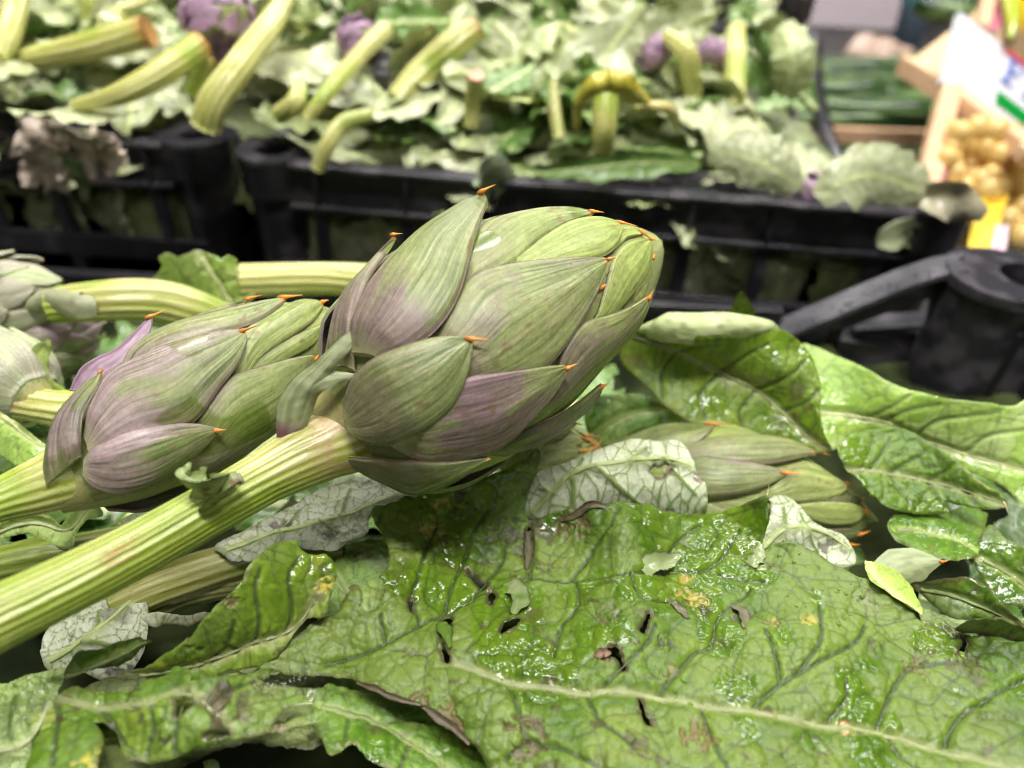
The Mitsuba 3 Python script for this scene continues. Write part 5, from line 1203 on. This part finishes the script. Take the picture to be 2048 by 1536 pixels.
# stalks and leaf bases that show between the leaves
def gstalk(label, px, d=None, z=None, r=(.006, .006), name='artichoke_stalk', group=None, **kw):
    px = np.asarray(px, float)
    pts = P(px[:, 0], px[:, 1], np.asarray(d, float)) if d is not None else PZ(px[:, 0], px[:, 1], np.asarray(z, float))
    k = thing(name, label, 'stalk', group)
    m_, c_, u_ = stalk(pts, list(r), **kw)
    part(k, 'stem', m_, 'mat_stem', True, c_, u_)
    return k
gstalk('pale yellow stalk lying straight behind the two big artichokes', c0('480,561 600,558 720,560 900,572'), z=[.002, .001, 0, -.004], r=(.0078, .008, .0085), res=(60, 90), seed=21, tint=1.15)
gstalk('curved pale stalk with a shrivelled dark tip at the left behind the second artichoke', c2('300,390 420,372 540,362 700,352 850,355 1000,378 1150,425 1300,490'), z=[.012, .013, .014, .014, .012, .008, .002, -.006], r=(.0075, .0085, .009, .0095, .0095), res=(90, 90), seed=22, tint=1.0)
strips([k for k in labels if k.startswith('artichoke_stalk')][-1], 'shrivelled_tip', PZ(*(np.array(c2('560,365 440,370 330,345 230,340 165,375 135,420')).T), [.019, .021, .020, .018, .014, .008]), [.005, .006, .006, .0055, .004, .0012], [-.003, -.004, -.005, -.004, -.003, 0], colf=lambda U, V, p: lerp([.13, .13, .075], [.33, .35, .2], nz(p * 130)), updir=[0, -.7, .7])
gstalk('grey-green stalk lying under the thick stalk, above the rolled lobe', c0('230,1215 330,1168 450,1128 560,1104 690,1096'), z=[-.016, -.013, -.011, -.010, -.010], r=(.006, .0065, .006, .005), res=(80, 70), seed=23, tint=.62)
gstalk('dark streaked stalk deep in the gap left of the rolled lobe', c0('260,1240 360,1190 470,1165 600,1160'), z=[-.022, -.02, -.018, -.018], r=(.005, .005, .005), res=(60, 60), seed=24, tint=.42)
gstalk('green ribbed stalk under the ragged leaf at the bottom left', c0('60,1470 200,1440 360,1410 480,1385'), z=[.0, .0, .0, -.002], r=(.0055, .006, .0055, .005), res=(90, 70), seed=25, tint=.8)
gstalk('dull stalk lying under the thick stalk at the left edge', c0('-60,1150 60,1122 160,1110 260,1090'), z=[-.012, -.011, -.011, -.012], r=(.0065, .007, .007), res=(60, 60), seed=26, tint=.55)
gstalk('pale stalk flushed pink where it meets a bud at the left edge', c2('440,1000 320,985 200,960 100,930'), z=[.000, .002, .003, .004], r=(.008, .0068, .0065, .009), res=(60, 80), seed=27, tint=1.15, scar=lambda col, S, th, v: lerp(col, [.55, .22, .26], ss(.62, .95, S) * ss(.3, .6, nz(v * 120)) * .9))
# buds at the left edge and behind
def bud(label, a, za, b, zb, rad, seed, n=7, mat='mat_bract_pale', spine=True):
    A = PZ(np.array([a[0]]), np.array([a[1]]), np.array([za]))[0]; B_ = PZ(np.array([b[0]]), np.array([b[1]]), np.array([zb]))[0]
    k = thing('artichoke', label, 'artichoke')
    h = Head(k, A, B_, [(-.05, rad * .45), (.08, rad * .8), (.3, rad), (.55, rad * .93), (.8, rad * .68), (.95, rad * .3), (1.03, rad * .08)], seed=seed)
    h.core()
    for s0, s1, ly in ((.4, 1.0, -2), (.2, .85, -.5), (.02, .62, .8)):
        for i in range(n):
            h.gen(s0, s1 + .05 * math.sin(i * 1.7 + seed), .3 * seed + ly + i * 2 * math.pi / n, .52, ly, lift=.002 + .002 * (i % 3), mat=mat, spine=spine, res=(25, 25), sr=.0008)
    return h
bud('pale green bud cut off by the left edge, topmost of the two there', (-70, 620), .004, (128, 575), .010, .0185, 31, spine=False)
bud('pale bud at the left edge, below the topmost one', (75, 800), .004, (-120, 690), .010, .017, 33, spine=False)
bud('yellow-green bud tip peeping out under the right side of the big artichoke', (1010, 935), -.012, (1180, 890), -.004, .016, 35, mat='mat_bract_green')
k = thing('bract', 'loose grey-green bract with an orange spine, behind the small bright folded leaf', 'bract')
strips(k, 'blade', PZ(*(np.array(c0('1770,1158 1810,1138 1850,1126 1884,1123')).T), [-.012, -.009, -.007, -.006]), [.006, .0075, .0055, .0006], [-.002, -.003, -.002, 0], colf=lambda U, V, p: lerp([.2, .25, .11], [.36, .4, .2], nz(np.stack([U * 12, V * 3, V * 0], -1))), updir=[0, -.6, .8])
q_ = PZ(np.array([1884., 1896.]), np.array([1123., 1121.]), np.array([-.006, -.0055])); add_spine(k, q_[0], q_[1], .0009)
bud('grey-green bud lost in shadow behind the curved pale stalk', (40, 700), -.014, (200, 640), -.010, .016, 39, mat='mat_bract_mauve', spine=False)

# ------------------------------------------------------------------ the artichoke in front
A1 = P(np.array([690.]), np.array([846.]), np.array([.227]))[0]
B1 = P(np.array([1311.]), np.array([490.]), np.array([.268]))[0]
k1 = thing('artichoke', 'large purple-green artichoke with orange-tipped spines, lying across the middle on its thick ribbed stalk', 'artichoke')
L1 = np.linalg.norm(B1 - A1)
H1 = Head(k1, A1, B1, [(-.06, .0115), (0, .017), (.05, .0252), (.10, .0312), (.2, .0352), (.34, .0370), (.5, .0350), (.66, .0300), (.78, .0264), (.9, .0172), (.96, .0118), (1.0, .007), (1.02, .002)], seed=1, fine=1.1)
H1.core()
for s0, s1, n, ph, hw, ly in ((.45, 1.0, 7, .2, .42, -5), (.28, .86, 8, .6, .46, -4), (.1, .66, 8, .1, .5, -3.2)):
    for i in range(n):
        H1.gen(s0, s1 + .03 * math.sin(i * 2.3), ph + i * 2 * math.pi / n, hw, ly, lift=.001, spine=ly > -4, mat='mat_bract_green')
for s0, s1, ph, hw in ((.02, .42, 2.2, .62), (.0, .45, 3.1, .6), (.02, .4, -2.3, .6), (.18, .72, 2.6, .55), (.2, .7, -2.7, .55), (.16, .75, -1.9, .5)):
    H1.gen(s0, s1, ph, hw, 1, lift=.003, purple=(.6, .3))
# traced bracts, the inner ones first
B = H1.bract
B(c1('1560,720 1600,600 1640,450 1660,380 1720,330 1790,312 1826,318'), c1('1560,760 1690,640 1770,540 1825,460 1838,390 1832,345 1826,318'), -1, c1('1856,320')[0], light=.8, purple=(.08, .3), bulge=.05, label='light green bract at the closed end of the head')
B(c1('1600,330 1640,290 1690,262 1740,262 1790,290'), c1('1640,400 1680,350 1720,310 1760,300 1790,290'), -1.4, c1('1838,325')[0], light=1, purple=(.05, .3), bulge=.05)
B(c1('1720,560 1790,480 1826,420 1836,398'), c1('1740,660 1800,560 1835,470 1836,398'), -1.6, c1('1846,380')[0], light=.6, purple=(.2, .3), bulge=.05)
B(c1('1080,420 1180,400 1330,300 1440,235 1520,215 1610,212 1690,244'), c1('1240,470 1400,430 1530,410 1630,385 1680,335 1700,285 1690,244'), .2, c1('1768,256')[0], light=.85, purple=(.06, .3), bulge=.06)
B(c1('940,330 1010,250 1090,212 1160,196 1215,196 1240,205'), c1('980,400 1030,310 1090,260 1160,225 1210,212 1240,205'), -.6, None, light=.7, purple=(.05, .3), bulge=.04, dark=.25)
B(c1('900,430 960,330 1090,236 1200,200 1330,175 1450,164 1545,180 1562,192'), c1('960,520 1090,480 1220,412 1275,365 1335,308 1440,240 1540,206 1562,192'), .8, c1('1613,193')[0], wet=1, light=.45, purple=(.25, .15), bulge=.06)
B(c1('1400,1060 1400,940 1440,800 1530,685 1620,668 1710,635 1790,590 1816,578'), c1('1330,1120 1440,1030 1530,925 1620,852 1720,765 1790,670 1814,615 1816,578'), .2, c1('1836,545')[0], light=.25, purple=(.5, .2), bulge=.07)
B(c1('820,830 850,740 910,640 990,470 1060,446 1180,418 1340,400 1500,389 1610,394 1634,408'), c1('960,1010 1060,1000 1200,985 1330,925 1400,860 1470,770 1535,660 1590,560 1625,460 1634,408'), 1.6, c1('1672,394')[0], light=.15, purple=(.45, .0), bulge=.07, label='large grey-green bract in the middle of the head')
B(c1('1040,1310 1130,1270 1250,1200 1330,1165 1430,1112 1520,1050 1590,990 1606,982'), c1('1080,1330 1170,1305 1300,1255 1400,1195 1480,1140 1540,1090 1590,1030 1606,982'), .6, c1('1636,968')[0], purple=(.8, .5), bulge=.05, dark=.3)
B(c1('700,1120 780,1010 900,965 1000,938 1100,918 1200,908 1330,896 1430,888 1448,898'), c1('640,1262 720,1320 860,1340 1000,1322 1130,1288 1220,1215 1320,1105 1400,1010 1440,930 1448,898'), 2.4, c1('1490,880')[0], purple=(.72, .45), bulge=.07, label='purple-blotched bract low on the head')
B(c1('345,900 345,790 368,680 400,585 470,490 550,400 620,325 658,298'), c1('470,900 470,760 480,640 530,500 590,410 640,345 655,312 658,298'), 1.5, c1('692,289')[0], purple=(.55, .35), bulge=.06, label='purple bract on the far shoulder of the head')
B(c1('455,830 440,720 480,615 535,500 640,382 780,262 900,170 1020,112 1062,100'), c1('560,838 660,835 760,795 850,728 915,640 965,540 990,430 1025,300 1070,190 1082,130 1062,100'), 3.2, c1('1114,68')[0], purple=(.6, .15), bulge=.09, label='tall purple-flushed bract standing proud of the head')
B(c1('420,1120 430,1000 480,915 545,862 620,822 710,790 800,762 900,748 985,758 1010,770'), c1('440,1190 530,1258 650,1248 760,1206 855,1152 925,1085 975,1000 1002,900 1015,820 1010,770'), 4.0, c1('1081,772')[0], purple=(.35, .2), bulge=.1, label='rounded green bract next to the stalk')
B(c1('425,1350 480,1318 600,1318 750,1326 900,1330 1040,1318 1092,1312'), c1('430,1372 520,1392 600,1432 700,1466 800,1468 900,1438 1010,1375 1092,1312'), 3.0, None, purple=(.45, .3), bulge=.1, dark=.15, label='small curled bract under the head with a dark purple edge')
# the stalk
def scar1(col, S, th, v):
    a, b = P(np.array([60., 290.]), np.array([1208., 1078.]), np.array([.165, .188]))
    ab = b - a; t = np.clip(((v - a) @ ab) / (ab @ ab), 0, 1)
    d = np.linalg.norm(v - a - t[..., None] * ab, axis=-1)
    m = ss(.0040, .0014, d + .003 * (nz(v * 400) - .5)) * ss(.30, .62, .6 * nz(np.stack([th * 16, S * 26, th * 0], -1)) + .4 * nz(np.stack([th * 40, S * 120, th * 0], -1))) * np.sin(np.pi * np.clip(t, .02, .98)) ** .5
    col = lerp(col, [.27, .13, .035], m * .85)
    # a flush of pink under the head
    return lerp(col, [.42, .24, .16], ss(.80, .9, S) * ss(.5, .7, nz(v * 130)) * .6)
pts1 = P(np.array([-560., -260., 0., 300., 560., 690., 760.]), np.array([1510., 1362., 1234., 1086., 938., 872., 830.]), np.array([.138, .157, .174, .1935, .2145, .2255, .231]))
m_, c_, u_ = stalk(pts1, [.0074, .0074, .0073, .0071, .0069, .0070, .0076, .0102, .0152], ribs=23, res=(460, 220), seed=3, scar=scar1, tint=.92, amp=.045, neck=.95, cut0=[.45, .35, .2])
part(k1, 'stalk', m_, 'mat_stem', True, c_, u_)
# curled bract at the neck, split at its end
def neckcol(U, V, p):
    f = nz(np.stack([U * 7, V * 3, V * 0], -1))
    c = lerp([.19, .22, .10], [.40, .43, .25], f)
    c = lerp(c, [.13, .05, .075], ss(.24, .1, V))
    c = lerp(c, [.45, .45, .28], ss(.8, 1, V) * .5)
    return c * (.8 + .4 * nz(p * 500))[..., None]
def PD(s, d): q = np.asarray(s); return P(q[:, 0], q[:, 1], np.asarray(d))
strips(k1, 'curled_bract', PD(c1('152,1275 190,1150 215,1060 260,980 330,905 410,815 470,755 530,716'), [.2145, .212, .2095, .207, .2055, .205, .205, .206]), [.0016, .0040, .0050, .0042, .0030, .0024, .0020, .0008], [.0005, -.001, -.002, -.002, -.002, -.0015, -.001, 0], colf=neckcol, wr=.0022, m=25, n=60)
strips(k1, 'curled_bract', PD(c1('215,1060 270,985 340,955 420,942 486,934'), [.210, .2075, .207, .2075, .2085]), [.003, .0038, .003, .0018, .0004], [-.001, -.002, -.0015, -.001, 0], colf=neckcol, wr=.002, m=25, n=60)
# torn leaflet on the stalk
def lfcol(U, V, p):
    c = lerp([.09, .14, .03], [.30, .36, .14], nz(p * 260))
    return lerp(c, [.12, .08, .05], ss(.62, .75, nz(p * 420)))
strips(k1, 'stalk_leaflet', PD(c2('1250,1500 1240,1440 1180,1452 1110,1420 1075,1370 1095,1330 1110,1298'), [.198, .193, .1915, .191, .1915, .192, .193]), [.006, .0042, .0036, .0036, .003, .0018, .0003], [.001, .003, .004, .004, .003, .001, 0], colf=lfcol, updir=[0, .3, 1])
strips(k1, 'stalk_leaflet', PD(c2('1210,1560 1270,1490 1330,1440 1390,1400 1400,1430'), [.1975, .1945, .194, .195, .196]), [.003, .0045, .0042, .003, .001], [.001, .002, .0035, .002, 0], colf=lfcol, updir=[0, 0, 1])

# ------------------------------------------------------------------ the second artichoke, left behind it
A2 = P(np.array([150.]), np.array([958.]), np.array([.222]))[0]
B2 = P(np.array([668.]), np.array([640.]), np.array([.272]))[0]
k2 = thing('artichoke', 'wet pink-flushed artichoke lying at the left behind the big artichoke', 'artichoke')
H2 = Head(k2, A2, B2, [(-.08, .0095), (0, .0135), (.06, .0165), (.14, .0195), (.28, .0225), (.42, .0250), (.56, .0245), (.72, .0215), (.86, .0172), (.96, .0112), (1.04, .004)], seed=5, fine=.9, pt=([.15, .085, .105], [.38, .255, .31]))
H2.core()
for s0, s1, n, ph, hw, ly in ((.45, 1.02, 6, .35, .45, -5), (.28, .9, 7, .0, .46, -4), (.1, .68, 7, .5, .52, -3.2)):
    for i in range(n):
        H2.gen(s0, s1 + .03 * math.sin(i * 2.3), ph + i * 2 * math.pi / n, hw, ly, lift=.001, spine=ly > -4, mat='mat_bract_green')
for s0, s1, ph, hw in ((.02, .5, 2.3, .62), (.0, .5, 3.2, .6), (.02, .5, -2.3, .6), (.2, .8, 2.7, .55), (.2, .8, -2.7, .55)):
    H2.gen(s0, s1, ph, hw, 1, lift=.002, purple=(.6, .3))
B = H2.bract
B(c2('800,640 930,540 1060,470 1250,405 1400,358 1462,345'), c2('900,640 1050,520 1200,460 1330,400 1430,365 1462,345'), -.6, c2('1535,322')[0], purple=(.9, .4), bulge=.05)
B(c2('1330,830 1440,510 1560,430 1700,358 1840,345 1892,372'), c2('1400,900 1500,720 1620,620 1760,530 1870,440 1892,372'), -.6, c2('1925,350')[0], light=.5, purple=(.1, .3), bulge=.06)
B(c2('1340,860 1500,690 1640,600 1760,535 1890,495'), c2('1400,900 1560,790 1700,700 1850,610 1890,495'), -1.2, None, light=.6, purple=(.1, .3), bulge=.05, dark=.15)
B(c2('640,780 760,640 900,540 1060,475 1260,415 1450,368 1620,335 1672,340'), c2('720,800 900,650 1080,590 1250,545 1420,505 1560,445 1650,370 1672,340'), .3, c2('1775,322')[0], light=.15, purple=(.45, .1), bulge=.06)
B(c2('1100,1130 1180,1020 1310,830 1380,778 1500,745 1700,690 1830,668 1852,692'), c2('1050,1420 1230,1380 1400,1270 1550,1190 1680,1080 1760,950 1830,800 1852,692'), .8, c2('1892,648')[0], wet=1, light=.15, purple=(.3, .1), bulge=.07)
pcol = lambda U, V, p: lerp([.13, .075, .10], [.34, .235, .29], nz(np.stack([U * 7, V * 3, V * 0 + 4], -1)))
c4k = strips(k2, 'bract', PD(c2('425,880 470,790 560,710 660,655 745,580 820,505 890,440'), [.2335, .235, .2375, .241, .2445, .2475, .250]), [.0045, .0072, .0066, .0056, .0046, .0034, .0006], [-.002, -.004, -.004, -.004, -.003, -.002, 0], mat='mat_bract', colf=pcol, n=70, m=31, wr=.001, updir=[-.45, -.6, .66])
labels[c4k] = {'label': 'narrow pink-purple bract on the far shoulder'}
q_ = PD(c2('885,443 968,409'), [.2497, .2515]); add_spine(c4k, q_[0], q_[1], .0010)
B(c2('470,1140 480,1050 540,900 610,782 720,715 850,650 1000,590 1160,545 1310,520 1405,514 1428,530'), c2('490,1262 600,1220 760,1170 900,1140 1060,1120 1170,1050 1250,915 1340,800 1420,700 1455,590 1428,530'), 2.2, c2('1526,495')[0], wet=1, purple=(.6, .12), bulge=.08, label='broad pink-flushed bract with wet patches')
B(c2('480,1290 490,1232 600,1185 700,1130 850,1094 1000,1074 1150,1072 1255,1092 1274,1112'), c2('470,1360 520,1440 640,1500 800,1490 950,1430 1080,1330 1190,1230 1262,1150 1274,1112'), 2.8, c2('1334,1110')[0], purple=(.6, .15), bulge=.1)
B(c2('470,1260 470,1180 480,1020 545,900 590,815 590,775'), c2('262,1440 240,1330 252,1240 285,1095 345,985 430,890 510,815 590,775'), 3.4, c2('612,757')[0], purple=(.5, .3), bulge=.10, dark=.2, label='brown-bruised bract curling over the neck')
strips(k2, 'curled_bract', PD(c2('275,1485 300,1420 350,1370 430,1290'), [.2185, .2175, .217, .217]), [.001, .004, .006, .004], [0, .001, .002, .002], colf=lambda U, V, p: lerp([.12, .04, .075], [.2, .2, .09], ss(.35, .95, V)))
pts2 = P(np.array([-420., -150., 0., 80., 150., 200.]), np.array([1180., 1062., 1001., 972., 946., 924.]), np.array([.178, .199, .211, .2165, .2215, .2265]))
m_, c_, u_ = stalk(pts2, [.0046, .0047, .0048, .0056, .0085, .0112], ribs=17, res=(150, 120), seed=9, amp=.05, neck=.9, cut0=[.45, .35, .2])
part(k2, 'stalk', m_, 'mat_stem', True, c_, u_)

# ------------------------------------------------------------------ the third, half buried on the right
A3 = P(np.array([1215.]), np.array([968.]), np.array([.322]))[0]
B3 = P(np.array([1738.]), np.array([1040.]), np.array([.302]))[0]
k3 = thing('artichoke', 'slim artichoke half buried under leaves to the right of the big one', 'artichoke')
H3 = Head(k3, A3, B3, [(-.08, .005), (.05, .014), (.2, .026), (.4, .0325), (.6, .0295), (.78, .023), (.92, .014), (1.0, .0065), (1.03, .002)], seed=9, fine=.7)
H3.core()
for s0, s1, n, ph, hw, ly in ((.45, 1.0, 6, .35, .45, -4), (.28, .9, 7, .0, .46, -3), (.1, .68, 7, .5, .52, -2)):
    for i in range(n):
        H3.gen(s0, s1, ph + i * 2 * math.pi / n, hw, ly, lift=.001, spine=ly > -3, mat='mat_bract_green')
B = H3.bract
B(c6('1080,940 1120,918 1250,905 1370,920 1396,950'), c6('1080,950 1150,975 1250,1010 1370,1000 1396,950'), .2, c6('1416,968')[0], light=.6, purple=(.05, .3))
B(c6('1080,905 1130,895 1250,890 1350,880 1385,905'), c6('1080,920 1140,945 1250,940 1350,920 1385,905'), -.4, c6('1408,898')[0], dark=.35, purple=(.3, .3))
B(c6('960,860 1020,845 1080,780 1140,757 1230,785 1310,828 1328,842'), c6('960,900 1050,910 1120,915 1220,908 1310,875 1328,842'), .8, c6('1360,852')[0], light=.5, purple=(.1, .3))
B(c6('300,690 380,650 540,602 650,588 740,583 775,592'), c6('330,720 500,710 640,690 710,660 770,612 775,592'), .6, c6('852,592')[0], light=.1, purple=(.1, .3))
B(c6('560,700 680,668 780,638 900,630 1050,643 1170,690 1200,706'), c6('560,740 700,745 850,752 980,755 1080,738 1170,718 1200,706'), 1.2, c6('1257,720')[0], light=.1, purple=(.35, .1))
B(c6('560,760 680,715 780,722 900,738 1010,762 1062,782 1074,793'), c6('560,860 700,885 820,885 930,865 1010,838 1060,812 1074,793'), 2.0, c6('1145,795')[0], light=0, purple=(1.1, .05))
B(c6('1180,1030 1260,1022 1340,1020 1378,1040'), c6('1180,1060 1260,1066 1340,1062 1378,1040'), -.5, c6('1420,1028')[0], dark=.2, purple=(.2, .3))
B(c6('1180,1076 1260,1072 1310,1074 1335,1082'), c6('1180,1105 1260,1100 1310,1094 1335,1082'), -.5, c6('1375,1086')[0], dark=.4, purple=(.2, .3))
pbud('purple bud among the leaves at the top left', (420, 70), .05, (475, 15), .075, .024, 71)
pbud('small purple bud left of the upright crate edge at the top', (700, 95), .05, (745, 60), .065, .014, 72)
pbud('purple bud left of the hooked stalk at the right', (1330, 125), .05, (1295, 75), .065, .014, 73)
pbud('purple bud between the hooked and the straight stalk', (1420, 140), .045, (1425, 85), .06, .015, 74)
pbud('purple bud at the front right of the long crate under the large arching leaf', (1655, 412), -.012, (1600, 372), .006, .0125, 75)

# ------------------------------------------------------------------ water drops left from the sprinkling
r5 = np.random.default_rng(91)
dome = trimesh.creation.icosphere(subdivisions=2)
dv, df = dome.vertices.copy(), dome.faces


def drops(label, pn, mat='mat_leaf_drop'):
    vs, fs, at = [], [], 0
    for p, n, r in pn:
        t = np.cross(n, [.3, .8, .5]); t /= np.linalg.norm(t); b = np.cross(n, t)
        k = r5.uniform(.85, 1.3)
        v = p + (dv[:, :1] * t * k + dv[:, 1:2] * b / k) * r + dv[:, 2:] * n * r * .55
        vs.append(v); fs.append(df + at); at += len(v)
    k = new('water_drops'); labels[k] = {'label': label, 'category': 'water drops', 'kind': 'stuff'}
    put(k, (np.vstack(vs), np.vstack(fs)), mat, True)


def on_leaf(data, spots):
    pos, nr, pts = data; tr = cKDTree(pts); out = []
    for (x, y, n, sp_, r0, r1) in spots:
        for _ in range(n):
            i = tr.query([x + r5.normal(0, sp_), y + r5.normal(0, sp_ * .5)])[1]
            out.append((pos[i] + nr[i] * .0001, nr[i], r5.uniform(r0, r1) * r5.uniform(.5, 1)))
    return out


drops('water drops on the big torn leaf', on_leaf(BIG, [(1345, 1365, 5, 40, .0006, .0013), (1500, 1130, 22, 60, .0003, .0008), (1640, 1200, 22, 50, .0003, .0008), (1300, 1250, 14, 90, .0003, .0009), (1030, 1330, 14, 60, .0003, .0008), (1180, 1060, 14, 90, .0003, .0008)]))
drops('water drops on the wet spine-tipped leaf', on_leaf(WET, [(1790, 945, 22, 45, .0004, .0012), (1850, 985, 12, 50, .0004, .0013)]))
wp = []
for _ in range(46):
    x, y = r5.uniform(1570, 1900), 0
    t_ = (x - 1560) / 340; y = 648 - 130 * t_ + r5.uniform(4, 22)
    wp.append((PY(np.array([x]), np.array([y]), YB - .0125)[0], np.array([0, -.7, .7]), r5.uniform(.0004, .0010)))
for _ in range(40):
    x, z = r5.uniform(cp[0] - .01, cp[0] + .03), r5.uniform(-.11, -.012)
    wp.append((np.array([x, cp[1] - .0278, z]), np.array([0, -1.0, 0]), r5.uniform(.0003, .0010)))
drops('water drops on the corner post and gusset of the front crate', wp, 'mat_crate_drop')
